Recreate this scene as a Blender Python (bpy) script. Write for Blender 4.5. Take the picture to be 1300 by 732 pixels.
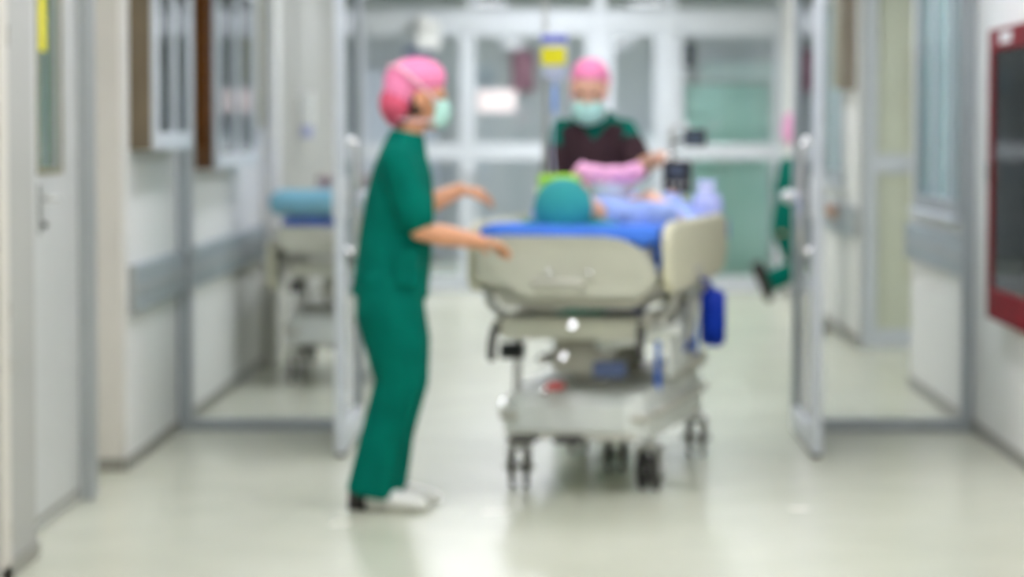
import bpy, bmesh, math, random
from mathutils import Vector, Matrix
random.seed(7)
V = Vector
PI = math.pi
scene = bpy.context.scene
for o in list(bpy.data.objects):
    bpy.data.objects.remove(o)
col = scene.collection

# ------------------------------------------------------------------ camera
FPX = 3770.0                      # focal length in pixels of the 1300 px frame
CAMH = 1.35
cam = bpy.data.cameras.new('camera')
camo = bpy.data.objects.new('camera', cam)
col.objects.link(camo)
scene.camera = camo
cam.sensor_fit = 'HORIZONTAL'
cam.sensor_width = 36.0
cam.lens = FPX * 36.0 / 1300.0
cam.clip_end = 200
yaw = math.atan(65.0 / FPX)       # the corridor's vanishing point sits right of centre
pitch = math.atan(201.0 / FPX)    # and above it
camo.location = (0, 0, CAMH)
camo.rotation_euler = (PI / 2 - pitch, 0, yaw)
USE_DOF = True
cam.dof.use_dof = USE_DOF
cam.dof.focus_distance = 4.0
cam.dof.aperture_fstop = 4.2

# ------------------------------------------------------------------ world, exposure
world = bpy.data.worlds.new('world')
scene.world = world
world.use_nodes = True
bg = world.node_tree.nodes['Background']
bg.inputs[0].default_value = (0.75, 0.85, 1.0, 1)
bg.inputs[1].default_value = 0.3
scene.view_settings.view_transform = 'Standard'
scene.view_settings.look = 'None'
scene.view_settings.gamma = 1.0
scene.view_settings.use_curve_mapping = False
scene.view_settings.exposure = -0.07
scene.cycles.use_denoising = True
scene.cycles.max_bounces = 10
scene.cycles.diffuse_bounces = 6
scene.cycles.transparent_max_bounces = 24
LAMP = 20.5                       # radiance of the ceiling light diffusers
LAMP_FAR = 21.0

# ------------------------------------------------------------------ materials
def S(r, g, b):
    def f(c):
        c /= 255.0
        return c / 12.92 if c <= 0.04045 else ((c + 0.055) / 1.055) ** 2.4
    return (f(r), f(g), f(b), 1.0)

MATS = {}
def mat(name, rgb, rough=0.5, metal=0.0, var=0.06, scale=12.0, bump=0.0, bscale=60.0, coat=0.0, sub=0.0):
    if name in MATS:
        return MATS[name]
    m = bpy.data.materials.new(name)
    m.use_nodes = True
    nt = m.node_tree
    b = nt.nodes['Principled BSDF']
    c = S(*rgb)
    tc = nt.nodes.new('ShaderNodeTexCoord')
    n = nt.nodes.new('ShaderNodeTexNoise')
    n.inputs['Scale'].default_value = scale
    n.inputs['Detail'].default_value = 4
    nt.links.new(tc.outputs['Object'], n.inputs['Vector'])
    r = nt.nodes.new('ShaderNodeValToRGB')
    r.color_ramp.elements[0].position = 0.3
    r.color_ramp.elements[1].position = 0.7
    r.color_ramp.elements[0].color = tuple(x * (1 - var) for x in c[:3]) + (1,)
    r.color_ramp.elements[1].color = tuple(min(1, x * (1 + var)) for x in c[:3]) + (1,)
    nt.links.new(n.outputs['Fac'], r.inputs['Fac'])
    nt.links.new(r.outputs['Color'], b.inputs['Base Color'])
    b.inputs['Roughness'].default_value = rough
    b.inputs['Metallic'].default_value = metal
    if rough >= 0.7:
        b.inputs['Specular IOR Level'].default_value = 0.2
    if coat:
        b.inputs['Coat Weight'].default_value = coat
        b.inputs['Coat Roughness'].default_value = 0.1
    if sub:
        b.inputs['Subsurface Weight'].default_value = sub
        b.inputs['Subsurface Radius'].default_value = (0.02, 0.008, 0.004)
    if bump:
        n2 = nt.nodes.new('ShaderNodeTexNoise')
        n2.inputs['Scale'].default_value = bscale
        n2.inputs['Detail'].default_value = 3
        nt.links.new(tc.outputs['Object'], n2.inputs['Vector'])
        bp = nt.nodes.new('ShaderNodeBump')
        bp.inputs['Strength'].default_value = bump
        bp.inputs['Distance'].default_value = 0.02
        nt.links.new(n2.outputs['Fac'], bp.inputs['Height'])
        nt.links.new(bp.outputs['Normal'], b.inputs['Normal'])
    MATS[name] = m
    return m

def glass(name, tint=(250, 251, 252), ior=1.5, rough=0.0, boost=1.0):
    """clear pane: see-through with a real Fresnel reflection"""
    if name in MATS:
        return MATS[name]
    m = bpy.data.materials.new(name)
    m.use_nodes = True
    nt = m.node_tree
    nt.nodes.remove(nt.nodes['Principled BSDF'])
    out = nt.nodes['Material Output']
    t = nt.nodes.new('ShaderNodeBsdfTransparent'); t.inputs[0].default_value = S(*tint)
    g = nt.nodes.new('ShaderNodeBsdfGlossy'); g.inputs['Roughness'].default_value = rough
    f = nt.nodes.new('ShaderNodeFresnel'); f.inputs['IOR'].default_value = ior
    mx = nt.nodes.new('ShaderNodeMixShader')
    nt.links.new(f.outputs[0], mx.inputs[0])
    nt.links.new(t.outputs[0], mx.inputs[1])
    nt.links.new(g.outputs[0], mx.inputs[2])
    nt.links.new(mx.outputs[0], out.inputs['Surface'])
    MATS[name] = m
    return m

def emit(name, rgb, strength):
    m = bpy.data.materials.new(name)
    m.use_nodes = True
    nt = m.node_tree
    b = nt.nodes['Principled BSDF']
    b.inputs['Base Color'].default_value = S(*rgb)
    b.inputs['Emission Color'].default_value = S(*rgb)
    b.inputs['Emission Strength'].default_value = strength
    MATS[name] = m
    return m

M_wall = mat('wall_paint', (230, 230, 226), 0.55, var=0.02, scale=3)
M_wall_shaded_near = mat('wall_paint_near_darkened', (172, 172, 167), 0.55, var=0.02, scale=3)  # wall paint with shade put into its colour, offsetting strong lamp light here
M_wallb = mat('wall_paint_beige', (212, 207, 197), 0.55, var=0.02, scale=3)
M_wallfar = mat('wall_paint_cream', (222, 222, 216), 0.6, var=0.02, scale=3)
M_wall_shaded_far = mat('wall_paint_far_darkened', (170, 170, 164), 0.6, var=0.02, scale=3)  # darkened wall paint, toning down lamp light on the far left wall
M_ceil = mat('ceiling_board', (225, 225, 220), 0.8, var=0.02)
M_base = mat('vinyl_skirting', (140, 138, 128), 0.4, var=0.05)
M_guard = mat('wall_guard_vinyl', (150, 161, 166), 0.4, var=0.08, scale=5)
M_alu = mat('anodised_aluminium', (165, 171, 174), 0.38, metal=0.35, var=0.03)
M_alul = mat('powder_white_aluminium', (205, 211, 216), 0.35, var=0.03)
M_frame = mat('grey_door_frame', (160, 164, 163), 0.4, var=0.03)
M_door = mat('door_laminate', (196, 197, 194), 0.45, var=0.02)
M_glass = glass('clear_glass')
M_glassg = glass('green_tinted_glass', (232, 242, 240))
M_frost = mat('frosted_cyan_glass', (148, 188, 186), 0.15, var=0.08, scale=2)
M_olive = mat('olive_glazing_film', (202, 207, 184), 0.3, var=0.08, scale=2)
M_mint = mat('mint_curtain_cloth', (208, 252, 238), 0.65, var=0.05, scale=2)
M_steel = mat('brushed_steel', (190, 190, 186), 0.28, metal=0.9, var=0.04)
M_chrome = mat('polished_chrome', (235, 235, 235), 0.06, metal=1.0, var=0.01)
M_white = mat('white_plastic', (226, 228, 226), 0.35, var=0.02)
M_black = mat('black_plastic', (22, 23, 25), 0.4, var=0.1)
M_rubber = mat('dark_rubber', (52, 50, 46), 0.6, var=0.1)
M_bedbeige = mat('bed_cream_plastic', (186, 186, 168), 0.35, var=0.03, scale=6)
M_rail_lightened = mat('rail_cream_lightened', (216, 213, 186), 0.4, var=0.03, scale=6)  # cream lightened in colour to make up for little light on the rails
M_bedgrey = mat('bed_grey_enamel', (190, 188, 176), 0.4, var=0.05, scale=6)
M_bedwhite = mat('bed_white_cover', (218, 222, 216), 0.4, var=0.03, scale=6)
M_blue = mat('royal_blue_cloth', (72, 124, 222), 0.75, var=0.1, scale=8, bump=0.3, bscale=14)
M_gown = mat('lavender_blue_cloth', (156, 178, 234), 0.8, var=0.12, scale=9, bump=0.4, bscale=16)
M_bagblue = mat('deep_blue_nylon', (0, 44, 150), 0.75, var=0.1, bump=0.3, bscale=20)
M_teal = mat('teal_cap_cloth', (52, 150, 152), 0.8, var=0.1, bump=0.3, bscale=40)
M_teald = mat('teal_drape_cloth', (0, 122, 126), 0.8, var=0.1, bump=0.3, bscale=14)
M_green = mat('green_scrub_cotton', (0, 103, 88), 0.8, var=0.12, scale=7, bump=0.5, bscale=11)
M_green.node_tree.nodes['Principled BSDF'].inputs['Specular IOR Level'].default_value = 0.06
M_brown = mat('dark_brown_knit', (56, 38, 42), 0.9, var=0.1, bump=0.3, bscale=80)
M_pink = mat('pink_cap_cloth', (240, 138, 178), 0.8, var=0.05, bump=0.35, bscale=45)
M_pink_shaded = mat('pink_cap_cloth_shaded', (216, 92, 118), 0.8, var=0.06, bump=0.35, bscale=45)  # pink cap cloth with shadow mixed into its colour
M_pinkc = mat('pink_blanket_cloth', (238, 172, 210), 0.85, var=0.05, bump=0.3, bscale=20)
M_whitec = mat('white_cotton', (228, 230, 232), 0.85, var=0.03, bump=0.3, bscale=20)
M_lime = mat('lime_towel_cloth', (160, 214, 62), 0.9, var=0.06, bump=0.4, bscale=40)
M_mask = mat('mint_mask_fabric', (186, 228, 216), 0.75, var=0.04, bump=0.2, bscale=70)
M_strap = mat('pale_strap', (246, 204, 214), 0.7, var=0.02)
M_skin = mat('skin', (222, 160, 122), 0.5, var=0.06, scale=20, sub=0.08)
M_skin2 = mat('skin_pale', (224, 172, 142), 0.5, var=0.06, scale=20, sub=0.08)
M_hair = mat('dark_hair', (34, 24, 20), 0.5, var=0.2, bump=0.6, bscale=120)
M_eye = mat('dark_eye', (28, 20, 18), 0.15)
M_yellow = mat('yellow_paper', (226, 216, 40), 0.7, var=0.03)
M_yellowp = mat('yellow_plastic', (226, 200, 40), 0.4, var=0.03)
M_dgreen = mat('dark_green_glazing', (70, 100, 82), 0.12, var=0.15, scale=3)
M_wood = mat('brown_wood_board', (104, 58, 4), 0.7, var=0.18, scale=6)
M_taupe = mat('taupe_board', (112, 98, 76), 0.55, var=0.1, scale=6)
M_oliveb = mat('olive_board', (128, 124, 92), 0.55, var=0.1, scale=6)
M_red = mat('red_enamel', (118, 8, 24), 0.7, var=0.08, scale=5)
M_darkint = mat('dark_interior', (30, 26, 28), 0.6, var=0.2, scale=5)
M_paper = mat('printed_paper', (200, 208, 214), 0.7, var=0.25, scale=9)
M_shoe = mat('white_shoe_leather', (222, 222, 216), 0.5, var=0.03)
M_dshoe = mat('dark_shoe_rubber', (40, 34, 30), 0.6, var=0.1)
M_palebluepad = mat('pale_blue_pad', (118, 176, 196), 0.7, var=0.06, bump=0.2, bscale=20)
M_clearbag = mat('clear_vinyl_bag', (200, 206, 224), 0.2, var=0.06)
M_magenta = mat('magenta_cloth', (196, 140, 158), 0.85, var=0.12, scale=6)
M_lav = mat('lavender_plastic', (176, 182, 226), 0.5, var=0.04)

# floor: glossy seamless vinyl
mf = bpy.data.materials.new('polished_vinyl_floor'); mf.use_nodes = True
nt = mf.node_tree; b = nt.nodes['Principled BSDF']
tc = nt.nodes.new('ShaderNodeTexCoord')
n1 = nt.nodes.new('ShaderNodeTexNoise'); n1.inputs['Scale'].default_value = 0.8; n1.inputs['Detail'].default_value = 6
rp = nt.nodes.new('ShaderNodeValToRGB')
rp.color_ramp.elements[0].color = S(199, 200, 180); rp.color_ramp.elements[1].color = S(208, 209, 190)
rp.color_ramp.elements[0].position = .3; rp.color_ramp.elements[1].position = .7
nt.links.new(tc.outputs['Object'], n1.inputs['Vector']); nt.links.new(n1.outputs['Fac'], rp.inputs['Fac'])
nt.links.new(rp.outputs['Color'], b.inputs['Base Color'])
n2 = nt.nodes.new('ShaderNodeTexNoise'); n2.inputs['Scale'].default_value = 3.0
mr = nt.nodes.new('ShaderNodeMapRange'); mr.inputs['To Min'].default_value = .20; mr.inputs['To Max'].default_value = .30
nt.links.new(tc.outputs['Object'], n2.inputs['Vector']); nt.links.new(n2.outputs['Fac'], mr.inputs['Value'])
nt.links.new(mr.outputs['Result'], b.inputs['Roughness'])
b.inputs['IOR'].default_value = 1.34
M_floor = mf

# ------------------------------------------------------------------ helpers
def tag(o, label=None, cat=None, group=None, kind=None):
    if label: o['label'] = label
    if cat: o['category'] = cat
    if group: o['group'] = group
    if kind: o['kind'] = kind
    return o

def empty(name, loc=(0, 0, 0), rz=0.0, label=None, cat=None, group=None, kind=None):
    o = bpy.data.objects.new(name, None)
    col.objects.link(o)
    o.location = loc
    o.rotation_euler = (0, 0, rz)
    o.empty_display_size = 0.1
    return tag(o, label, cat, group, kind)

def link(name, me, m, parent=None, smooth=False, label=None):
    me.materials.clear()
    me.materials.append(m)
    if smooth:
        for p in me.polygons: p.use_smooth = True
    o = bpy.data.objects.new(name, me)
    col.objects.link(o)
    if parent: o.parent = parent
    if label: o['label'] = label
    return o

def obj(name, bm, m, parent=None, smooth=False, label=None):
    bmesh.ops.recalc_face_normals(bm, faces=bm.faces)
    me = bpy.data.meshes.new(name)
    bm.to_mesh(me); bm.free()
    return link(name, me, m, parent, smooth, label)

def add_box(bm, lo, hi, bevel=0.0, seg=2):
    lo, hi = V(lo), V(hi)
    c = (lo + hi) / 2; s = hi - lo
    r = bmesh.ops.create_cube(bm, size=1.0, matrix=Matrix.Translation(c) @ Matrix.Diagonal((s.x, s.y, s.z, 1)))
    if bevel > 0:
        bv = min(bevel, min(s) * 0.45)
        es = list({e for v in r['verts'] for e in v.link_edges})
        bmesh.ops.bevel(bm, geom=es, offset=bv, segments=seg, affect='EDGES', profile=0.5)

def box(name, lo, hi, m, parent=None, bevel=0.004, label=None, seg=2):
    bm = bmesh.new()
    add_box(bm, lo, hi, bevel, seg)
    return obj(name, bm, m, parent, False, label)

def struct(o):
    o['kind'] = 'structure'
    return o

def frame_for(t):
    t = t.normalized()
    a = V((0, 0, 1)) if abs(t.z) < 0.9 else V((1, 0, 0))
    s = t.cross(a).normalized()
    return s, s.cross(t).normalized()

def loft(bm, rings, seg=16, cap=True):
    """rings: (centre, half axis A, half axis B)"""
    allr = []
    for c, A, B in rings:
        allr.append([bm.verts.new(V(c) + V(A) * math.cos(2 * PI * k / seg) + V(B) * math.sin(2 * PI * k / seg)) for k in range(seg)])
    for a, b2 in zip(allr, allr[1:]):
        for k in range(seg):
            bm.faces.new((a[k], a[(k + 1) % seg], b2[(k + 1) % seg], b2[k]))
    if cap:
        bm.faces.new(list(reversed(allr[0])))
        bm.faces.new(allr[-1])

def tube(bm, pts, rad, seg=10, rnd=True, ratio=1.0):
    """swept round bar through pts; rad a number or list; rounded ends"""
    pts = [V(p) for p in pts]
    if not isinstance(rad, (list, tuple)): rad = [rad] * len(pts)
    n = len(pts)
    tang = []
    for i in range(n):
        a = pts[max(i - 1, 0)]; b2 = pts[min(i + 1, n - 1)]
        tang.append((b2 - a).normalized())
    s0, u0 = frame_for(tang[0])
    rings = []
    def addr(c, s, u, r): rings.append((c, s * r, u * r * ratio))
    s, u = s0, u0
    if rnd:
        for q in (0.12, 0.5, 0.87):
            addr(pts[0] - tang[0] * rad[0] * math.cos(math.asin(q)) , s, u, rad[0] * q)
    for i in range(n):
        t = tang[i]
        s = (s - t * s.dot(t)).normalized()
        u = s.cross(t).normalized()
        addr(pts[i], s, u, rad[i])
    if rnd:
        for q in (0.87, 0.5, 0.12):
            addr(pts[-1] + tang[-1] * rad[-1] * math.cos(math.asin(q)), s, u, rad[-1] * q)
    loft(bm, rings, seg)

def smoothpts(pts, n=4):
    """Catmull-Rom through pts"""
    pts = [V(p) for p in pts]
    out = []
    for i in range(len(pts) - 1):
        p0 = pts[max(i - 1, 0)]; p1 = pts[i]; p2 = pts[i + 1]; p3 = pts[min(i + 2, len(pts) - 1)]
        for k in range(n):
            t = k / n
            out.append(0.5 * ((2 * p1) + (p2 - p0) * t + (2 * p0 - 5 * p1 + 4 * p2 - p3) * t * t + (3 * p1 - p0 - 3 * p2 + p3) * t ** 3))
    out.append(pts[-1])
    return out

def bar(name, pts, rad, m, parent=None, seg=10, ratio=1.0, label=None):
    bm = bmesh.new()
    tube(bm, pts, rad, seg, True, ratio)
    return obj(name, bm, m, parent, True, label)

def ell(bm, c, h, M=None, nu=14, nv=10):
    mt = Matrix.Translation(V(c)) @ Matrix.Diagonal((h[0], h[1], h[2], 1))
    if M is not None: mt = M @ mt
    bmesh.ops.create_uvsphere(bm, u_segments=nu, v_segments=nv, radius=1.0, matrix=mt)

def prism(bm, pts2, f0, f1):
    """extrude a 2-D outline between two mapping functions"""
    a = [bm.verts.new(f0(*p)) for p in pts2]
    b2 = [bm.verts.new(f1(*p)) for p in pts2]
    n = len(pts2)
    bm.faces.new(a); bm.faces.new(list(reversed(b2)))
    for i in range(n):
        bm.faces.new((a[i], b2[i], b2[(i + 1) % n], a[(i + 1) % n]))

def sheet(bm, fn, nu, nv, th):
    """grid surface fn(u,v) with real thickness"""
    P = [[V(fn(i / nu, j / nv)) for j in range(nv + 1)] for i in range(nu + 1)]
    N = [[None] * (nv + 1) for _ in range(nu + 1)]
    for i in range(nu + 1):
        for j in range(nv + 1):
            du = P[min(i + 1, nu)][j] - P[max(i - 1, 0)][j]
            dv = P[i][min(j + 1, nv)] - P[i][max(j - 1, 0)]
            nn = du.cross(dv)
            N[i][j] = nn.normalized() if nn.length > 1e-9 else V((0, 0, 1))
    A = [[bm.verts.new(P[i][j]) for j in range(nv + 1)] for i in range(nu + 1)]
    B = [[bm.verts.new(P[i][j] - N[i][j] * th) for j in range(nv + 1)] for i in range(nu + 1)]
    for i in range(nu):
        for j in range(nv):
            bm.faces.new((A[i][j], A[i + 1][j], A[i + 1][j + 1], A[i][j + 1]))
            bm.faces.new((B[i][j], B[i][j + 1], B[i + 1][j + 1], B[i + 1][j]))
    for i in range(nu):
        bm.faces.new((A[i][0], B[i][0], B[i + 1][0], A[i + 1][0]))
        bm.faces.new((A[i][nv], A[i + 1][nv], B[i + 1][nv], B[i][nv]))
    for j in range(nv):
        bm.faces.new((A[0][j], A[0][j + 1], B[0][j + 1], B[0][j]))
        bm.faces.new((A[nu][j], B[nu][j], B[nu][j + 1], A[nu][j + 1]))

def fuse(bm, voxel=0.007, it=4, fac=0.5):
    """one continuous skin out of overlapping volumes"""
    bmesh.ops.recalc_face_normals(bm, faces=bm.faces)
    me = bpy.data.meshes.new('tmp')
    bm.to_mesh(me); bm.free()
    o = bpy.data.objects.new('tmp', me)
    col.objects.link(o)
    r = o.modifiers.new('r', 'REMESH'); r.mode = 'VOXEL'; r.voxel_size = voxel
    s = o.modifiers.new('s', 'SMOOTH'); s.iterations = it; s.factor = fac
    dg = bpy.context.evaluated_depsgraph_get()
    out = bpy.data.meshes.new_from_object(o.evaluated_get(dg))
    bpy.data.objects.remove(o)
    bpy.data.meshes.remove(me)
    return out

def copy_tree(o, parent=None, **kw):
    c = o.copy()
    col.objects.link(c)
    c.parent = parent
    for ch in [x for x in bpy.data.objects if x.parent == o]:
        copy_tree(ch, c)
    return c

# ================================================================== THE SHELL
LX, RX = -1.735, 1.84
YP = 13.35        # glazed partition with the open doors
YF = 25.0         # glazed screen at the far end
YB = 31.0         # back of the room beyond
H = 2.75
struct(box('floor', (-4.5, -4.5, -0.12), (4.5, YB + .3, 0), M_floor, bevel=0))
struct(box('ceiling', (-4.5, -4.5, H), (4.5, YB + .3, H + .12), M_ceil, bevel=0))
# left side
struct(box('wall_left', (-2.4, -4.3, 0), (-1.67, 9.34, H), M_wall_shaded_near, bevel=.003))
struct(box('wall_left', (-2.4, 9.34, 0), (-1.80, 10.9, H), M_wall, bevel=0))
struct(box('wall_left', (-2.4, 10.9, 0), (-2.02, 11.7, H), M_wall, bevel=0))
# pillar clad in beige, then the corridor wall
struct(box('wall_left', (-2.4, 11.7, 0), (-1.75, 11.78, H), M_wallb, bevel=.003))
struct(box('wall_left', (-2.4, 11.78, 0), (LX, 17.0, H), M_wall, bevel=0))
struct(box('trim_1', (-2.4, 17.0, 0), (LX + .09, 17.3, H), M_wallfar, bevel=.01))
struct(box('wall_left', (-2.4, 17.3, 0), (LX, YF - .05, H), M_wall_shaded_far, bevel=0))
# right side
RYW0, RYW1 = 13.72, 15.45
struct(box('wall_right', (RX, -4.3, 0), (2.4, RYW0, H), M_wall, bevel=0))
struct(box('wall_right', (RX, RYW0, 0), (2.4, RYW1, .95), M_wallfar, bevel=0))
struct(box('wall_right', (RX, RYW0, 2.3), (2.4, RYW1, H), M_wallfar, bevel=0))
struct(box('wall_right', (RX, RYW1, 0), (2.4, 15.72, H), M_wallfar, bevel=0))
struct(box('wall_right', (3.2, 15.72, 0), (3.5, 18.6, H), M_wallfar, bevel=0))
struct(box('wall_right', (2.4, 15.5, 0), (3.5, 15.72, H), M_wallfar, bevel=0))
RW0, RW1 = 19.5, 21.0
struct(box('wall_right', (RX, 18.5, 0), (2.4 - .55, RW0, H), M_wallfar, bevel=0))
struct(box('wall_right', (RX, RW0, 0), (2.4, RW1, 1.0), M_wallfar, bevel=0))
struct(box('wall_right', (RX, RW0, 2.3), (2.4, RW1, H), M_wallfar, bevel=0))
struct(box('wall_right', (RX, RW1, 0), (2.4, YF - .05, H), M_wallfar, bevel=0))
struct(box('wall_right', (2.75, 18.5, 0), (3.5, 18.75, H), M_wallfar, bevel=0))
struct(box('wall_right', (2.3, 18.8, 0), (2.4, RW0, H), M_wallfar, bevel=0))
# behind the camera, and the room beyond the far screen
struct(box('wall_back', (-2.4, -4.5, 0), (2.4, -4.3, H), M_wall, bevel=0))
M_far = mat('far_room_paint', (214, 216, 216), 0.6, var=0.03, scale=2)
struct(box('wall_end', (-4.5, YB, 0), (4.5, YB + .2, H), M_far, bevel=0))
struct(box('wall_left', (-4.5, YF + .1, 0), (-4.3, YB, H), M_far, bevel=0))
struct(box('wall_right', (4.3, YF + .1, 0), (4.5, YB, H), M_far, bevel=0))
struct(box('wall_left', (-4.5, YF - .05, 0), (LX - .02, YF + .1, H), M_far, bevel=0))
struct(box('wall_right', (RX + .02, YF - .05, 0), (4.5, YF + .1, H), M_far, bevel=0))

# skirting
def skirt(name, lo, hi): struct(box(name, lo, hi, M_base, bevel=.003))
skirt('baseboard_left', (-1.67, -4.3, 0), (-1.658, 9.34, .05))
skirt('baseboard_left', (-1.80, 9.345, 0), (-1.765, 9.46, .05))
skirt('baseboard_left', (-2.02, 11.688, 0), (-1.738, 11.70, .05))
skirt('baseboard_left', (LX, 11.70, 0), (LX + .012, YP - .06, .05))
skirt('baseboard_left', (LX, YP + .06, 0), (LX + .012, 16.99, .05))
skirt('baseboard_left', (LX, 17.31, 0), (LX + .012, YF - .06, .06))
skirt('baseboard_right', (RX - .012, -4.3, 0), (RX, YP - .06, .06))
skirt('baseboard_right', (RX - .012, YP + .06, 0), (RX, 15.72, .06))
skirt('baseboard_right', (RX - .012, 18.5, 0), (RX, YF - .06, .07))

# bumper rails along the walls (with end caps and screw-fixed front lip)
def bumper(name, side, y0, y1, z0, z1):
    x = LX if side < 0 else RX
    s = 1 if side < 0 else -1
    e = empty(name, (x, y0, 0), kind='structure')
    def bx(nm, a, b2, m, bv):
        lo = (min(a[0], b2[0]), min(a[1], b2[1]), min(a[2], b2[2])); hi = (max(a[0], b2[0]), max(a[1], b2[1]), max(a[2], b2[2]))
        return box(nm, lo, hi, m, e, bv)
    bx('guard_rail', (0, 0.012, z0), (s * .035, y1 - y0 - .012, z1), M_guard, .01)
    bx('end_cap', (0, 0, z0 - .002), (s * .037, .012, z1 + .002), M_frame, .004)
    bx('end_cap', (0, y1 - y0 - .012, z0 - .002), (s * .037, y1 - y0, z1 + .002), M_frame, .004)
    bx('rail_lip', (s * .035, .012, (z0 + z1) / 2 - .012), (s * .042, y1 - y0 - .012, (z0 + z1) / 2 + .012), M_frame, .003)
bumper('trim_2', -1, 11.79, YP - .03, .62, .81)
bumper('trim_3', -1, YP + .03, 16.95, .62, .81)
bumper('trim_4', 1, YP + .03, 15.70, .68, .87)
bumper('trim_5', 1, 18.52, YF - .1, .68, .87)

# ceiling light panels
M_lamp = emit('lit_diffuser', (245, 246, 255), LAMP)
M_lampf = emit('lit_diffuser_cool', (228, 240, 255), LAMP_FAR)
def ceiling_light(x, y, m, label, L=1.2, W=.34, group=None):
    e = empty('ceiling_light', (x, y, H), label=label, cat='ceiling light', group=group)
    bm = bmesh.new()
    for lo, hi in (((-W/2-.03, -L/2-.03, -.03), (-W/2, L/2+.03, 0)), ((W/2, -L/2-.03, -.03), (W/2+.03, L/2+.03, 0)),
                   ((-W/2, -L/2-.03, -.03), (W/2, -L/2, 0)), ((-W/2, L/2, -.03), (W/2, L/2+.03, 0))):
        add_box(bm, lo, hi, 0)
    obj('lamp_frame', bm, M_white, e)
    box('diffuser', (-W/2, -L/2, -.02), (W/2, L/2, -.005), m, e, bevel=0)
for i, y in enumerate((-1.6, 1.2, 4.0, 6.8, 9.6, 12.2, 14.8, 17.6, 20.4)):
    for x in (-.8, .9):
        ceiling_light(x, y, M_lamp, 'flat white ceiling light panel in the %s row along the corridor' % ('left' if x < 0 else 'right'), group='corridor ceiling lights')
M_lampw = emit('lit_diffuser_wide', (245, 246, 255), LAMP * .95)
ceiling_light(-.05, 23.4, M_lampw, 'unseen wide ceiling light panel added to brighten the far glazed screen', W=1.1)  # out of view, sized and placed for far-end brightness and the floor streak
for x in (-2.2, 0.3, 2.6):
    ceiling_light(x, 28.0, M_lampf, W=.6, label= 'cool white ceiling light panel in the room beyond the far glazed doors', group='far room ceiling lights')

# ------------------------------------------------------------------ door in the left wall
d = empty('door_1', (-1.80, 9.4, 0), kind='structure')
box('door_frame', (0, 1.37, 0), (.085, 1.49, 2.2), M_frame, d, .006)
box('door_frame', (0, -.05, 0), (.035, .06, 2.2), M_frame, d, .006)
box('door_frame', (0, .06, 2.12), (.05, 1.37, 2.2), M_frame, d, .004)
leaf = bmesh.new()
# leaf built around its vision panel
WY0, WY1, WZ0, WZ1 = .56, 1.0, 1.22, 1.95
for lo, hi in (((0.002, .06, .01), (.035, WY0, 2.12)), ((0.002, WY1, .01), (.035, 1.37, 2.12)),
               ((0.002, WY0, .01), (.035, WY1, WZ0)), ((0.002, WY0, WZ1), (.035, WY1, 2.12))):
    add_box(leaf, lo, hi, 0)
dl = obj('door_leaf', leaf, M_door, d)
box('vision_pane', (.004, WY0, WZ0), (.018, WY1, WZ1), M_dgreen, d, 0)
bm = bmesh.new()
for lo, hi in (((.03, WY0 - .02, WZ0 - .02), (.042, WY0, WZ1 + .02)), ((.03, WY1, WZ0 - .02), (.042, WY1 + .02, WZ1 + .02)),
               ((.03, WY0, WZ0 - .02), (.042, WY1, WZ0)), ((.03, WY0, WZ1), (.042, WY1, WZ1 + .02))):
    add_box(bm, lo, hi, .002)
obj('vision_bead', bm, M_oliveb, d)
h = box('handle_plate', (.035, .55, 1.0), (.045, .60, 1.17), M_steel, d, .003)
bar('lever_handle', [(.045, .575, 1.12), (.09, .575, 1.12), (.095, .59, 1.12), (.095, .63, 1.12)], .008, M_steel, h)
bar('key_cylinder', [(.04, .575, 1.03), (.052, .575, 1.03)], .012, M_black, h)
box('kick_plate', (.035, .10, .03), (.038, 1.33, .05), M_base, d, .001)
o = box('yellow_notice', (-1.781, 9.965, 1.62), (-1.779, 10.21, 1.88), M_yellow, None, 0)
tag(o, 'yellow paper notice stuck inside the left door window', 'notice')
# hinged edge of the nearer doorway at the frame's left border
t = empty('trim_6', (-1.67, 8.72, 0), kind='structure')
box('door_stop', (0, 0, 0), (.012, .14, 2.2), M_wallb, t, .004)
for z in (.12, .62, .78, 1.6):
    box('hinge', (.003, .132, z), (.018, .148, z + .06), M_steel, t, .003)

# ------------------------------------------------------------------ glazed partition with sidelights
def window(name, loc, x0, x1, z0, z1, fw, fd, m, mg, mull=(), rails=(), bottom=None, dx=0.0):
    """glazed frame in the XZ plane"""
    e = empty(name, loc, kind='structure')
    bw = fw if bottom is None else bottom
    for a, b2 in ((x0, x0 + fw), (x1 - fw, x1)):
        box('stile', (a, -fd / 2, z0), (b2, fd / 2, z1), m, e, .004)
    box('bottom_rail', (x0 + fw, -fd / 2, z0), (x1 - fw, fd / 2, z0 + bw), m, e, .004)
    box('top_rail', (x0 + fw, -fd / 2, z1 - fw), (x1 - fw, fd / 2, z1), m, e, .004)
    for a, b2 in mull:
        box('mullion', (a, -fd / 2, z0 + bw), (b2, fd / 2, z1 - fw), m, e, .004)
    xs = [x0 + fw] + [v for ab in mull for v in ab] + [x1 - fw]
    zs = [z0 + bw] + [v for ab in rails for v in ab] + [z1 - fw]
    for k in range(0, len(xs), 2):
        for a, b2 in rails:
            box('glazing_bar', (xs[k], -fd / 2 * .9, a), (xs[k + 1], fd / 2 * .9, b2), M_alul, e, .004)
        for q in range(0, len(zs), 2):
            box('pane', (xs[k], -.004, zs[q]), (xs[k + 1], .004, zs[q + 1]), mg, e, 0)
    return e
window('window_1', (0, YP, 0), LX, -.95, 0, H, .06, .09, M_alu, M_glass, bottom=.05)
window('window_2', (0, YP, 0), 1.07, RX, 0, H, .05, .09, M_alu, M_glass, bottom=.055)
struct(box('trim_7', (-.95, YP - .045, 2.25), (1.07, YP + .045, 2.33), M_alu, None, .004))

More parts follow.
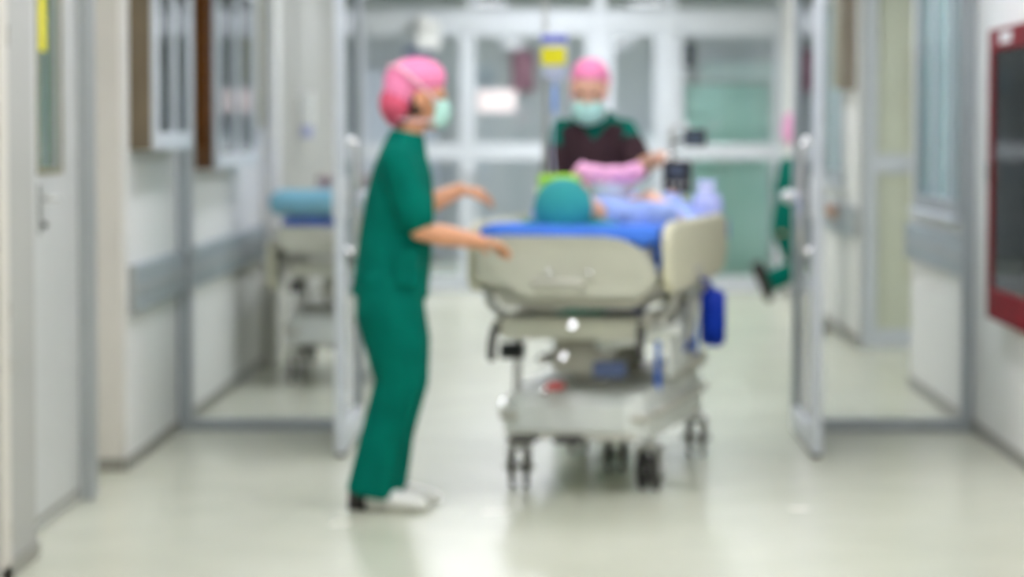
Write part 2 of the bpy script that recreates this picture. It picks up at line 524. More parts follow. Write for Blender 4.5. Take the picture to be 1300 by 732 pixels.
def swing_leaf(name, x, hinge_side):
    """glass leaf folded back towards the camera, parallel to the corridor"""
    e = empty(name, (x, YP - .06, 0), kind='structure')
    L, T = 1.12, .044
    box('stile', (-T/2, -L, .02), (T/2, -L + .07, 2.2), M_alul, e, .006)
    box('stile', (-T/2, -.07, .02), (T/2, 0, 2.2), M_alu, e, .006)
    box('bottom_rail', (-T/2, -L + .07, .02), (T/2, -.07, .12), M_alul, e, .004)
    box('top_rail', (-T/2, -L + .07, 2.12), (T/2, -.07, 2.2), M_alul, e, .004)
    box('pane', (-.005, -L + .07, .12), (.005, -.07, 2.12), M_glassg, e, 0)
    s = -hinge_side
    hnd = box('lock_case', (-T/2 - .008, -L + .012, .99), (T/2 + .008, -L + .062, 1.16), M_white, e, .006)
    bar('pull_handle', smoothpts([(s * .025, -L + .036, .86), (s * .065, -L + .036, .88), (s * .065, -L + .036, 1.28), (s * .025, -L + .036, 1.30)], 3), .013, M_chrome, e)
    bar('door_knob', [(s * .03, -.30, 1.06), (s * .06, -.30, 1.06)], [.022, .034], M_white, e, 14)
    for z in (.3, 1.1, 1.95):
        bar('hinge', [(hinge_side * .03, .012, z), (hinge_side * .03, .012, z + .12)], .012, M_steel, e)
    box('floor_seal', (-T/2 + .008, -L + .01, .004), (T/2 - .008, -.01, .02), M_rubber, e, 0)
    return e
swing_leaf('door_2', -.918, -1)
swing_leaf('door_3', 1.045, 1)

# ------------------------------------------------------------------ right wall windows and alcove door
def side_window(name, y0, y1, z0, z1, muls, pane_m):
    e = empty(name, (RX, y0, 0), kind='structure')
    L = y1 - y0
    f = .07
    box('stile', (-.02, 0, z0), (.10, f, z1), M_alu, e, .004)
    box('stile', (-.02, L - f, z0), (.10, L, z1), M_alu, e, .004)
    box('top_rail', (-.02, f, z1 - f), (.10, L - f, z1), M_alu, e, .004)
    box('bottom_rail', (-.02, f, z0), (.10, L - f, z0 + f), M_alu, e, .004)
    box('window_sill', (-.05, -.03, z0 - .03), (.10, L + .03, z0), M_alul, e, .006)
    ys = [f] + [v for m_ in muls for v in (m_ - .03, m_ + .03)] + [L - f]
    for m_ in muls:
        box('mullion', (.0, m_ - .03, z0 + f), (.09, m_ + .03, z1 - f), M_alul, e, .004)
    for k in range(0, len(ys), 2):
        box('pane', (.03, ys[k], z0 + f), (.045, ys[k + 1], z1 - f), pane_m, e, 0)
    box('backing', (.16, 0, z0), (.18, L, z1), M_far, e, 0)
side_window('window_3', RYW0, RYW1, .95, 2.3, (.55, 1.15), M_frost)
side_window('window_4', RW0, RW1, 1.0, 2.3, (.75,), M_frost)
window('door_4', (0, 18.56, 0), 1.86, 2.75, 0, 2.3, .095, .06, M_alul, M_olive, rails=((1.08, 1.2),), bottom=.11)

# ------------------------------------------------------------------ far glazed screen
def far_leaf(name, x0, x1, extra=None):
    e = window(name, (0, YF, 0), x0, x1, 0, 2.2, .06, .05, M_alul, M_glass, rails=((1.10, 1.24),), bottom=.12)
    return e
far_leaf('door_5', LX + .01, -.81)
far_leaf('door_6', -.80, .245)
far_leaf('door_7', .365, .82)
far_leaf('door_8', .94, RX - .01)
struct(box('trim_8', (LX, YF - .05, 2.2), (RX, YF + .05, 2.31), M_alul, None, .005))
struct(box('trim_9', (.25, YF - .05, 0), (.36, YF + .05, 2.2), M_alul, None, .005))
struct(box('trim_10', (.825, YF - .05, 0), (.935, YF + .05, 2.2), M_alul, None, .005))
window('window_5', (0, YF, 0), LX, RX, 2.31, H, .05, .06, M_alul, M_glass, mull=((-.80, -.74), (.25, .36), (.84, .94)))
for x, nm in ((-.86, 'pull_bar'), (-.75, 'pull_bar')):
    e = [o for o in bpy.data.objects if o.name == ('door_5' if x < -.8 else 'door_6')][0]
    bar(nm, [(x, -.025, .9), (x, -.06, .92), (x, -.06, 1.0), (x, -.025, 1.02)], .012, M_steel, e)

# ================================================================== WALL CABINETS (left)
def notice_cabinet(y0, y1, z0, z1, dep, mside, label, papers):
    e = empty('display_cabinet', (LX, y0, 0), label=label, cat='display cabinet', group='display cabinets on the left wall')
    L = y1 - y0
    box('cabinet_box', (0, 0, z0), (dep - .012, L, z1), mside, e, .004)
    f = .07
    bm = bmesh.new()
    for lo, hi in (((dep - .012, 0, z0), (dep + .012, f, z1)), ((dep - .012, L - f, z0), (dep + .012, L, z1)),
                   ((dep - .012, f, z0), (dep + .012, L - f, z0 + f)), ((dep - .012, f, z1 - f), (dep + .012, L - f, z1))):
        add_box(bm, lo, hi, .004)
    obj('front_frame', bm, M_alul, e)
    box('pane', (dep - .004, f, z0 + f), (dep + .001, L - f, z1 - f), M_glass, e, 0)
    box('middle_stile', (dep - .012, L * .5 - .02, z0 + f), (dep + .013, L * .5 + .02, z1 - f), M_alul, e, .003)
    for yy, zz, w, hh, m in papers:
        box('pinned_sheet', (dep - .0115, yy, zz), (dep - .009, yy + w, zz + hh), m, e, 0)
    return e
notice_cabinet(11.86, 13.02, 1.27, 2.1, .10, M_taupe, 'wall display cabinet with a taupe side, nearest to the left door',
               ((.15, 1.45, .3, .4, M_paper), (.6, 1.5, .25, .35, M_whitec), (.2, 1.9, .4, .1, M_paper)))
notice_cabinet(13.96, 15.75, 1.165, 2.1, .10, M_wood, 'wall display cabinet with a dark brown wooden side behind the left glass pane',
               ((.15, 1.3, .3, .45, M_guard), (.55, 1.4, .25, .35, M_paper), (1.0, 1.55, .12, .12, M_pinkc), (1.15, 1.3, .3, .4, M_lav), (.3, 1.8, .5, .2, M_guard)))
e = empty('notice_board', (LX, 16.05, 0), label='olive notice board on the left wall beyond the brown cabinet', cat='notice board')
box('board', (0, 0, 1.36), (.03, .85, 2.1), M_oliveb, e, .004)
box('board_frame', (0, -.03, 1.33), (.04, 0, 2.13), M_alu, e, .003)
box('board_frame', (0, .85, 1.33), (.04, .88, 2.13), M_alu, e, .003)
box('board_frame', (0, 0, 1.33), (.04, .85, 1.36), M_alu, e, .003)
e = empty('wall_dispenser', (LX, 19.4, 1.38), label='small pale blue and white dispenser on the left wall above the spare stretcher', cat='dispenser')
box('dispenser_body', (0, 0, 0), (.10, .16, .22), M_white, e, .015)
box('dispenser_bottle', (.02, .02, -.08), (.09, .14, 0), M_lav, e, .015)
# olive sign box on the right wall beyond the alcove
e = empty('sign_box', (RX, 18.75, 0), label='olive brown sign box projecting from the right wall past the alcove', cat='sign')
box('sign_body', (-.09, 0, 1.62), (0, .7, 2.3), M_oliveb, e, .004)
box('sign_edge', (-.1, -.012, 1.6), (0, 0, 2.3), M_taupe, e, .002)

# ================================================================== RED CABINET (right)
e = empty('fire_cabinet', (RX, 11.2, 0), label='red wall cabinet with a glass front on the right wall', cat='fire cabinet')
D = .05
Z0, Z1, L = .57, 1.765, 1.23
box('cabinet_back', (-.012, 0, Z0), (0, L, Z1), M_red, e, .004)
for lo, hi in (((-D, 0, Z0), (-.012, .02, Z1)), ((-D, L - .02, Z0), (-.012, L, Z1)), ((-D, .02, Z0), (-.012, L - .02, Z0 + .02)), ((-D, .02, Z1 - .02), (-.012, L - .02, Z1))):
    box('cabinet_side', lo, hi, M_red, e, .003)
box('inner_panel', (-.03, .03, Z0 + .03), (-.014, L - .03, Z1 - .03), M_darkint, e, 0)
dr = empty('cabinet_door', (0, 0, 0)); dr.parent = e
for lo, hi in (((-D - .02, 0, Z0), (-D, .10, Z1)), ((-D - .02, L - .10, Z0), (-D, L, Z1)), ((-D - .02, .10, Z0), (-D, L - .10, Z0 + .13)), ((-D - .02, .10, Z1 - .09), (-D, L - .10, Z1))):
    box('door_frame', lo, hi, M_red, dr, .006)
box('pane', (-D - .010, .10, Z0 + .13), (-D - .004, L - .10, Z1 - .09), glass('acrylic_pane', (120, 100, 104), 1.1), dr, 0)
box('door_latch', (-D - .034, L - .08, 1.13), (-D - .02, L - .04, 1.22), M_chrome, dr, .004)
o = box('paper_tag', (-D - .0225, .6, Z1 - .065), (-D - .0205, .9, Z1 - .02), M_white, dr, 0)
# hose reel and extinguisher inside, seen through the glass
bm = bmesh.new()
R0 = .013
tube(bm, smoothpts([(-.038, .62 + (.26) * math.cos(a), 1.3 + .26 * math.sin(a)) for a in [k * PI / 8 for k in range(16)]] + [(-.038, .88, 1.3)], 2), R0, 8)
o = obj('coiled_hose', bm, M_darkint, e, True)
bar('valve', [(-.032, .45, .86), (-.036, .45, .86), (-.036, .45, .78)], .014, M_red, e)
box('instruction_sheet', (-.032, .75, .76), (-.030, 1.10, .90), M_whitec, e, 0)
box('instruction_sheet', (-.032, .92, 1.45), (-.030, 1.12, 1.64), M_pinkc, e, 0)

# ================================================================== STRETCHERS
def caster(parent, x, y, swivel, r=.078):
    e = empty('caster', (x, y, 0), rz=swivel); e.parent = parent
    for sx in (-.026, .026):
        bm = bmesh.new()
        prof = [(0.62, .009), (0.9, .011), (1.0, .006)]
        rings = []
        for q, w in ((.0, 0),):
            pass
        seg = 22
        tube(bm, [(sx - .010, 0, r), (sx - .006, 0, r), (sx + .006, 0, r), (sx + .010, 0, r)], [r * .93, r, r, r * .93], seg, False)
        w = obj('wheel', bm, M_rubber, e, False)
    # fork with hood
    bm = bmesh.new()
    tube(bm, [(-.046, 0, r), (.046, 0, r)], .016, 12)
    for sx in (-.043, .043):
        prism(bm, [(-.022, r - .02), (.022, r - .02), (.045, r * 2.05), (-.04, r * 2.05)], lambda a, z, sx=sx: V((sx - .003, a, z)), lambda a, z, sx=sx: V((sx + .003, a, z)))
    add_box(bm, (-.046, -.042, r * 2.05 - .006), (.046, .047, r * 2.05 + .012), .004)
    tube(bm, [(0, 0, r * 2.05), (0, 0, r * 2.05 + .07)], .02, 12)
    obj('fork', bm, M_steel, e)
    return e

def make_stretcher(name, loc, rz, label, simple=False, pad=None):
    e = empty(name, loc, rz, label=label, cat='stretcher')
    # --- base with moulded cover
    bm = bmesh.new()
    rings = []
    for t_, hw, z0, z1 in ((.20, .20, .24, .33), (.24, .27, .215, .375), (.5, .29, .205, .385), (1.2, .29, .205, .385), (1.62, .27, .215, .375), (1.70, .20, .24, .33)):
        rings.append((t_, hw, z0, z1))
    vs = []
    for t_, hw, z0, z1 in rings:
        vs.append([bm.verts.new(p) for p in ((-hw, t_, z0), (hw, t_, z0), (hw * 1.0, t_, (z0 + z1) / 2), (hw * .93, t_, z1), (-hw * .93, t_, z1), (-hw, t_, (z0 + z1) / 2))])
    for a, b2 in zip(vs, vs[1:]):
        for k in range(6):
            bm.faces.new((a[k], a[(k + 1) % 6], b2[(k + 1) % 6], b2[k]))
    bm.faces.new(list(reversed(vs[0]))); bm.faces.new(vs[-1])
    obj('base_cover', bm, M_bedwhite, e)
    # skirt moulding round the base cover
    bm = bmesh.new()
    tube(bm, [(-.27, .22, .29), (.27, .22, .29)], .016, 8)
    tube(bm, [(.293, .3, .30), (.293, 1.6, .30)], .014, 8)
    tube(bm, [(-.293, .3, .30), (-.293, 1.6, .30)], .014, 8)
    obj('base_bumper', bm, M_bedgrey, e, True)
    box('utility_tray', (.02, .75, .388), (.30, 1.55, .40), M_bedgrey, e, .004)
    box('tray_lip', (.29, .75, .40), (.302, 1.55, .45), M_bedgrey, e, .004)
    for x, y, sw in ((-.25, .42, .15), (.25, .42, -.1), (-.25, 1.62, .25), (.25, 1.62, .1)):
        caster(e, x, y, sw)
    if not simple:
        caster(e, .02, 1.0, .1, .07)
    # --- hydraulic columns with bellows
    for t_ in (.55, 1.35):
        bm = bmesh.new()
        pts, rad = [], []
        for k in range(9):
            pts.append((0, t_, .38 + k * .026)); rad.append(.075 if k % 2 else .062)
        tube(bm, pts, rad, 18, False)
        obj('hydraulic_column', bm, M_bedgrey, e, False)
    # --- lower litter frame
    box('cross_beam', (-.26, .16, .62), (.26, .24, .67), M_bedbeige, e, .012)
    box('cross_beam', (-.26, 1.78, .62), (.26, 1.86, .67), M_bedbeige, e, .012)
    for sx in (-1, 1):
        box('side_beam', (sx * .255 - .025, .14, .62), (sx * .255 + .025, 1.9, .67), M_bedgrey, e, .01)
    # front apron under the head end
    bm = bmesh.new()
    prism(bm, [(-.27, .615), (-.24, .585), (.24, .585), (.29, .615), (.29, .655), (-.27, .655)], lambda a, z: V((a, .10, z)), lambda a, z: V((a, .17, z)))
    obj('frame_apron', bm, M_bedbeige, e)
    # --- litter deck
    bm = bmesh.new()
    prism(bm, [(-.30, .77), (-.24, .70), (.24, .70), (.30, .77), (.30, .80), (-.30, .80)], lambda a, z: V((a, .08, z)), lambda a, z: V((a, 2.02, z)))
    obj('litter_deck', bm, M_bedgrey, e)
    # scissor struts
    for sx in (-.2, .2):
        bm = bmesh.new()
        tube(bm, [(sx, .25, .63), (sx, .75, .71)], .018, 8)
        obj('fowler_strut', bm, M_steel, e, True)
        bm = bmesh.new()
        tube(bm, [(sx * 1.25, 1.60, .40), (sx * 1.25, .95, .60)], .022, 8)
        obj('diagonal_strut', bm, M_bedgrey, e, True)
    # mechanism under the frame
    bar('gas_spring', [(-.12, .22, .50), (.05, .9, .53)], [.022, .016], M_chrome, e)
    box('motor_box', (-.10, .32, .44), (.10, .56, .57), M_bedgrey, e, .015)
    box('actuator', (.10, .28, .64), (.23, .42, .70), mat('slate_blue_plastic', (70, 84, 120), .5), e, .012)
    # --- head end panel
    bm = bmesh.new()
    if not simple:
        outl = [(-.335, .80), (-.335, .93), (-.325, .955), (-.30, .965), (.14, .965), (.21, .955), (.27, .925), (.315, .88), (.335, .84),
                (.335, .80), (.31, .765), (.26, .742), (-.13, .735), (-.17, .755), (-.20, .79), (-.29, .785), (-.32, .79)]
    else:
        outl = [(-.33, .76), (-.335, .82), (-.30, .85), (.30, .85), (.335, .82), (.33, .76), (.28, .72), (-.28, .72)]
    prism(bm, outl, lambda a, z: V((a, .0 + .05 * (a * 3) ** 2 * .3, z)), lambda a, z: V((a, .05 + .05 * (a * 3) ** 2 * .3, z)))
    bmesh.ops.bevel(bm, geom=[ed for ed in bm.edges], offset=.008, segments=2, affect='EDGES')
    hb = obj('end_panel', bm, M_bedbeige, e)
    bar('end_panel_grip', smoothpts([(-.10, -.012, .79), (-.09, -.03, .80), (.06, -.03, .80), (.07, -.012, .79)], 3), .011, M_bedgrey, hb)
    for xx in (-.05, .10):
        bar('screw_cap', [(xx, -.014, .835), (xx, -.004, .835)], .012, M_chrome, hb, 12)
    # push handles
    for sx in (-1, 1):
        bar('push_handle', smoothpts([(sx * .25, .17, .66), (sx * .27, .10, .63), (sx * .275, .05, .57), (sx * .275, .04, .52)], 4), .016, M_rubber if not simple else M_bedgrey, e)
    bar('lift_post', [(-.225, .27, .22), (-.225, .27, .58)], .015, M_steel, e)
    box('post_clamp', (-.285, .22, .50), (-.20, .30, .56), M_black, e, .008)
    # foot pedals
    pb = bar('pedal_bar', [(-.24, .17, .22), (.24, .17, .22)], .011, M_bedgrey, e)
    for xx, m in ((-.17, M_rubber), (.0, M_rubber)):
        box('pedal', (xx - .05, .06, .205), (xx + .05, .16, .228), m, e, .006)
    # --- side rails: moulded panels on pivoting arms
    for sx in (-1, 1):
        zo = -.24 if simple else 0.0      # rails folded down on the parked one
        x0 = sx * .362
        bm = bmesh.new()
        t0, t1 = (.10, 1.60)
        out = [(t0, .80), (t0 - .015, .95), (t0 + .02, 1.0), (t0 + .10, 1.015), (t1 - .12, 1.015), (t1 - .02, .99), (t1, .94), (t1 - .01, .85), (t1 - .10, .775), (t0 + .10, .755), (t0 + .03, .765)]
        prism(bm, out, lambda a, z: V((x0 - .018, a, z + zo)), lambda a, z: V((x0 + .018, a, z + zo)))
        bmesh.ops.bevel(bm, geom=[ed for ed in bm.edges], offset=.012, segments=3, affect='EDGES')
        sr = obj('side_rail', bm, M_rail_lightened, e)
        for tt in (.35, 1.1):
            bar('rail_arm', [(sx * .362, tt, .80 + zo * .4), (sx * .35, tt, .70 + zo * .2), (sx * .28, tt, .64)], .017, M_steel, sr)
        box('rail_release', (x0 - .022, .68, .80 + zo), (x0 + .026, .82, .83 + zo), M_bedgrey, sr, .005)
    return e

BX, BY, BR = 0.0, 10.75, math.radians(-11)
stretcher = make_stretcher('hospital_stretcher', (BX, BY, 0), BR, 'cream wheeled hospital stretcher carrying the patient between the two nurses')

def onbed(name, label, cat, at=(0, 0, 0), rz=0.0, group=None):
    """an Empty placed at a point given in the stretcher's own axes"""
    c, s = math.cos(BR), math.sin(BR)
    return empty(name, (BX + c * at[0] - s * at[1], BY + s * at[0] + c * at[1], at[2]), BR + rz, label, cat, group)

# extra pieces of the patient's stretcher
def glint(x, y, z, parent, r=.018, stem=.06, name='glint_cap'):
    """shallow domed chrome cap, tipped up towards the ceiling lights"""
    M = Matrix.Translation(parent.location) @ Matrix.Rotation(parent.rotation_euler.z, 4, 'Z')
    w = M @ V((x, y, z))
    ax = (V((0, 0, CAMH)) - w).normalized() + (V((.9, 6.8, H)) - w).normalized()
    ax = (M.to_3x3().inverted() @ ax).normalized()
    q = V((0, 0, 1)).rotation_difference(ax).to_matrix().to_4x4()
    bm = bmesh.new()
    ell(bm, (0, 0, 0), (r, r, r * .045), Matrix.Translation((x, y, z)) @ q, 24, 16)
    tube(bm, [V((x, y, z)), V((x, y, z)) - ax * .008, V((x, y + stem, z - .008))], r * .45, 8)
    return obj(name, bm, M_chrome, parent, True)
glint(.02, .078, .640, stretcher, stem=.03); glint(-.035, .19, .518, stretcher, .017, .14); glint(-.11, .205, .385, stretcher, .012, .05)
glint(-.265, .185, .345, stretcher, .012, .05); glint(-.03, -.012, .80, stretcher, .010, .02); glint(-.36, 1.33, 1.10, stretcher, .017, .0)
bar('rail_glint_stem', [(-.36, 1.335, 1.00), (-.36, 1.335, 1.095)], .007, M_steel, stretcher)
box('blue_strap', (.255, .50, .30), (.275, .53, .56), M_blue, stretcher, .003)
box('blue_strap', (.285, 1.30, .45), (.30, 1.32, .63), M_blue, stretcher, .003)
bar('blue_lever', [(.28, .62, .47), (.33, .95, .52)], .016, mat('blue_lever_plastic', (60, 90, 170), .4), stretcher)
box('blue_pedal', (.08, .15, .44), (.20, .22, .50), mat('slate_blue_plastic', (70, 84, 120), .5), stretcher, .01)
box('red_pedal', (-.09, .12, .395), (-.03, .20, .42), mat('red_pedal_plastic', (186, 60, 60), .5), stretcher, .006)
bm = bmesh.new()
prism(bm, [(.45, .42), (.95, .44), (1.35, .74), (1.15, .76), (.8, .62), (.5, .60)], lambda a, z: V((.305, a, z)), lambda a, z: V((.32, a, z)))
obj('side_fairing', bm, M_bedwhite, stretcher)
bar('oxygen_holder', [(.1, .25, .56), (.33, .5, .60)], .03, M_bedwhite, stretcher)

# mattress + fitted sheet
def rounded_slab(bm, x0, x1, y0, y1, z0, z1, r=.03, seg=3):
    add_box(bm, (x0, y0, z0), (x1, y1, z1), r, seg)
m_ = onbed('mattress', 'grey stretcher mattress beneath the royal blue sheet', 'mattress')
bm = bmesh.new(); rounded_slab(bm, -.31, .31, .08, 2.02, .802, .945, .03)
add_box(bm, (-.305, .09, .93), (.305, .42, .975), .015, 2)
obj('mattress_pad', bm, M_bedgrey, m_)
bm = bmesh.new(); tube(bm, [(-.312, .15, .87), (-.312, 1.95, .87)], .006, 6); tube(bm, [(.312, .15, .87), (.312, 1.95, .87)], .006, 6)
obj('piping', bm, M_rubber, m_, True)

def sheet_fn(u, v):
    y = .0 + v * 2.03; fall = max(0, .075 - y); y = max(y, .075 - .006 * (fall > 0))   # turned down over the head end
    s = -.36 + u * (.36 + .47)           # arc length across, hangs over the right edge
    lim = .318
    w = .008 * math.sin(y * 17 + s * 9) + .006 * math.sin(y * 31)
    hd = .044 * min(1, max(0, (.62 - y) / .25))     # raised head section
    if s < -lim:
        return (-lim - .004, y, .952 + hd - fall - (-lim - s))
    if s > lim:
        dz = (s - lim) * (1 - .62 * min(1, max(0, (y - .55) / .35)))
        return (lim + .008 + .01 * math.sin(y * 23) * min(1, dz * 8), y, .952 + hd - dz - fall * .5)
    return (s, y, .954 + abs(w) * .5 + hd - fall)
bm = bmesh.new(); sheet(bm, sheet_fn, 44, 60, .003)
tag(obj('bed_sheet', bm, M_blue, None, True), 'royal blue sheet over the stretcher mattress, hanging down its right side', 'bed sheet')
bs = bpy.data.objects['bed_sheet']; bs.location = (BX, BY, 0); bs.rotation_euler = (0, 0, BR)

# teal pillow under the head
e = onbed('pillow', 'teal draped pillow under the patient head', 'pillow')
bm = bmesh.new()
def pil(u, v, top):
    x = -.26 + u * .40; y = .24 + v * .32
    k = (1 - abs(2 * u - 1) ** 3) * (1 - abs(2 * v - 1) ** 3)
    return (x, y, .990 + (.035 * k if top else .0) + .004 * math.sin(u * 20 + v * 9) * k)
sheet(bm, lambda u, v: pil(u, v, True), 24, 18, .004)
add_box(bm, (-.235, .27, .972), (.115, .53, .995), .006)
obj('pillow_cover', bm, M_teald, e, True)

# ================================================================== PEOPLE
def MX(origin, fwd, up):
    f = V(fwd).normalized(); u = V(up); u = (u - f * u.dot(f)).normalized(); l = u.cross(f)
    m = Matrix.Identity(4)
    for i in range(3):
        m[i][0] = f[i]; m[i][1] = l[i]; m[i][2] = u[i]; m[i][3] = origin[i]
    return m

def add_head(bm, M):
    ell(bm, (-.012, 0, .020), (.095, .076, .096), M, 20, 14)
    ell(bm, (.030, 0, -.040), (.062, .057, .072), M, 16, 12)
    ell(bm, (.055, 0, -.088), (.030, .032, .024), M)           # chin
    ell(bm, (.092, 0, -.022), (.020, .013, .026), M)           # nose
    ell(bm, (.088, 0, .006), (.010, .008, .024), M)
    ell(bm, (.086, 0, -.060), (.010, .023, .007), M)           # lips
    ell(bm, (.084, 0, -.071), (.009, .020, .007), M)
    for s in (-1, 1):
        ell(bm, (-.002, s * .078, -.014), (.020, .010, .032), M)   # ears
        ell(bm, (.074, s * .030, .022), (.016, .026, .008), M)     # brows
        ell(bm, (.060, s * .042, -.028), (.022, .018, .022), M)    # cheeks

def add_hand(bm, w, d, nrm, side, curl=.5, sc=1.0):
    """palm + five unequal, bent fingers; d points to the fingertips, nrm out of the palm"""
    d = V(d).normalized(); n = V(nrm); n = (n - d * n.dot(d)).normalized(); a = n.cross(d) * side   # a points to the thumb
    w = V(w)
    pl = .088 * sc
    rings = []
    for q, hw, ht in ((-.015, .024, .018), (.01, .030, .016), (.05, .040, .015), (pl, .040, .012)):
        rings.append((w + d * q * 1.0, a * hw * sc, n * ht * sc))
    loft(bm, rings, 14)
    for k, (off, ln, r) in enumerate(((.030, .070, .0088), (.010, .078, .0090), (-.010, .072, .0086), (-.029, .056, .0078))):
        p = w + d * (pl - .012) + a * off * sc
        pts = [p]
        ang = .12
        dirv = d + a * (off * 1.2)
        for sfrac, c in ((.45, curl * .9), (.30, curl * 1.1), (.25, curl * .8)):
            ang += c * .7
            v = dirv.normalized() * math.cos(ang) + n * math.sin(ang)
            p = p + v * ln * sfrac * sc * 1.05
            pts.append(p)
        tube(bm, pts, [r * sc, r * sc * .98, r * sc * .92, r * sc * .8], 8)
    p = w + d * .018 + a * .024 * sc
    v1 = (d * .75 + a * .75 + n * .25).normalized(); v2 = (d * .95 + a * .25 + n * .35).normalized()
    tube(bm, [p, p + v1 * .035 * sc, p + v1 * .035 * sc + v2 * .030 * sc, p + v1 * .035 * sc + v2 * .056 * sc], [.013 * sc, .0115 * sc, .010 * sc, .0085 * sc], 8)

def add_foot(bm, an, d, sc=1.0):
    d = V(d).normalized(); s = V((0, 0, 1)).cross(d); an = V(an)
    loft(bm, [(an + V((0, 0, .02)), s * .036, d * .04), (an + V((0, 0, -.02)) + d * .0, s * .036, d * .045), (an + V((0, 0, -.06)) + d * .01, s * .036, d * .06)], 12)
    g = V((an.x, an.y, 0))
    loft(bm, [(g - d * .06 + V((0, 0, .035)), s * .026, V((0, 0, .028))), (g + V((0, 0, .045)), s * .034, V((0, 0, .04))), (g + d * .07 + V((0, 0, .036)), s * .040, V((0, 0, .032))),
              (g + d * .14 + V((0, 0, .026)), s * .040, V((0, 0, .02))), (g + d * .175 + V((0, 0, .022)), s * .026, V((0, 0, .014)))], 12)

def torso(bm, spine, side):
    """spine: list of (point, half width, half depth)"""
    rings = []
    n = len(spine)
    for i, (p, hw, hd) in enumerate(spine):
        t = (V(spine[min(i + 1, n - 1)][0]) - V(spine[max(i - 1, 0)][0])).normalized()
        sv = V(side[i] if isinstance(side, list) else side).normalized()
        sv = (sv - t * sv.dot(t)).normalized()
        rings.append((p, sv * hw, sv.cross(t) * hd))
    loft(bm, rings, 20)

def shoe(bm, an, d, sc=1.0):
    d = V(d).normalized(); s = V((0, 0, 1)).cross(d); g = V((an[0], an[1], 0))
    Z = V((0, 0, 1))
    loft(bm, [(g - d * .078 + Z * .040, s * .024, Z * .034), (g - d * .055 + Z * .046, s * .037, Z * .043), (g + Z * .050, s * .040, Z * .047), (g + d * .07 + Z * .042, s * .045, Z * .039),
              (g + d * .14 + Z * .033, s * .047, Z * .030), (g + d * .18 + Z * .027, s * .036, Z * .022), (g + d * .198 + Z * .023, s * .016, Z * .012)], 16)

def mask_parts(parent, M, wd=1.0, ht=1.0):
    bm = bmesh.new()
    def fn(u, v):
        a = 2 * u - 1; c = 2 * v - 1
        x = .121 - .062 * abs(a) ** 2.2 - .020 * c * c - .004 * math.cos(c * 9)
        return M @ V((x, .074 * a, -.048 + .054 * c * (1 - .22 * a * a)))
    sheet(bm, fn, 18, 14, .003)
    mk = obj('face_mask', bm, M_mask, parent, True)
    for s in (-1, 1):
        bm = bmesh.new()
        tube(bm, smoothpts([M @ V(p) for p in ((.062, s * .074, -.014), (.03, s * .088 * wd, .014), (-.03, s * .106 * wd, .05), (-.085, s * .095 * wd, .085 * ht), (-.125 * wd, s * .045 * wd, .09 * ht), (-.130 * wd, 0, .09 * ht))], 4), .005, 6)
        tube(bm, smoothpts([M @ V(p) for p in ((.06, s * .073, -.075), (.01, s * .072, -.085), (-.05, s * .066, -.09), (-.088, s * .04, -.09), (-.096, 0, -.09))], 4), .004, 6)
        obj('mask_strap', bm, M_strap, mk, True)

def cap_mesh(M, back=True, tight=1.0):
    bm = bmesh.new()
    R = Matrix.Rotation(math.radians(-14), 4, 'Y')
    ell(bm, (-.012, 0, .062), (.112 * tight, .094 * tight, .078 * tight), M @ R, 24, 16)
    if back:
        ell(bm, (-.068, 0, .012), (.066, .088, .088), M, 20, 14)
        ell(bm, (-.070, 0, -.045), (.046, .066, .05), M, 20, 14)
    else:
        ell(bm, (-.055, 0, .02), (.062, .083, .075), M, 20, 14)
    # gathered pleats
    return bm

def eyes(parent, M):
    for s in (-1, 1):
        bm = bmesh.new(); ell(bm, (.080, s * .031, .0), (.009, .014, .008), M)
        obj('eye', bm, M_eye, parent, True)

def limb_arm(bm, S_, E, W, r=(.052, .043, .040, .027), k=1.0):
    S_, E, W = V(S_), V(E), V(W)
    tube(bm, [S_, S_.lerp(E, .45), E, E.lerp(W, .3), E.lerp(W, .7), W], [r[0] * k, .047 * k, r[1] * k * .93, r[2] * k, .033 * k, r[3] * k], 12)

def limb_leg(bm, Hh, K, A, k=1.0):
    Hh, K, A = V(Hh), V(K), V(A)
    tube(bm, [Hh, Hh.lerp(K, .5), K, K.lerp(A, .3), K.lerp(A, .75), A], [.082 * k, .070 * k, .050 * k, .052 * k, .036 * k, .032 * k], 12)

# ------------------------------------------------------------- nurse standing at the left
NX, NY = -.6145, 10.57
nurse = empty('person', (NX, NY, 0), label='person in green scrubs and a pink cap standing left, hand on the stretcher', cat='person', group=None)
HM = MX((.104, 0, 1.470), (1, .12, -.16), (.16, 0, 1))
bm = bmesh.new()
add_head(bm, HM)
torso(bm, [((.0, 0, .73), .15, .10), ((.0, 0, .82), .155, .105), ((.02, 0, .97), .125, .09), ((.04, 0, 1.13), .145, .10), ((.045, 0, 1.24), .15, .075), ((.05, 0, 1.29), .06, .055)], (0, 1, 0))
tube(bm, [(.048, 0, 1.26), (.065, 0, 1.34), (.085, 0, 1.40)], [.06, .05, .05], 12)
RS, RE, RW = (.035, -.165, 1.235), (.118, -.175, .995), (.315, -.02, .955)
LS, LE, LW = (.045, .165, 1.235), (.07, .235, 1.06), (.235, .36, 1.13)
limb_arm(bm, RS, RE, RW); limb_arm(bm, LS, LE, LW)
add_hand(bm, RW, (.70, .58, -.16), (-.05, -.1, -1), -1, .35)
add_hand(bm, LW, (.86, .40, -.08), (0, .2, -1), 1, .55)
RK, RA = (.04, -.085, .45), (-.06, -.085, .09)
LK, LA = (.045, .09, .45), (-.025, .09, .09)
limb_leg(bm, (0, -.08, .78), RK, RA); limb_leg(bm, (0, .08, .78), LK, LA)
add_foot(bm, RA, (1, -.12, 0)); add_foot(bm, LA, (1, .05, 0))
link('body', fuse(bm, .0055, 3), M_skin, nurse, True)
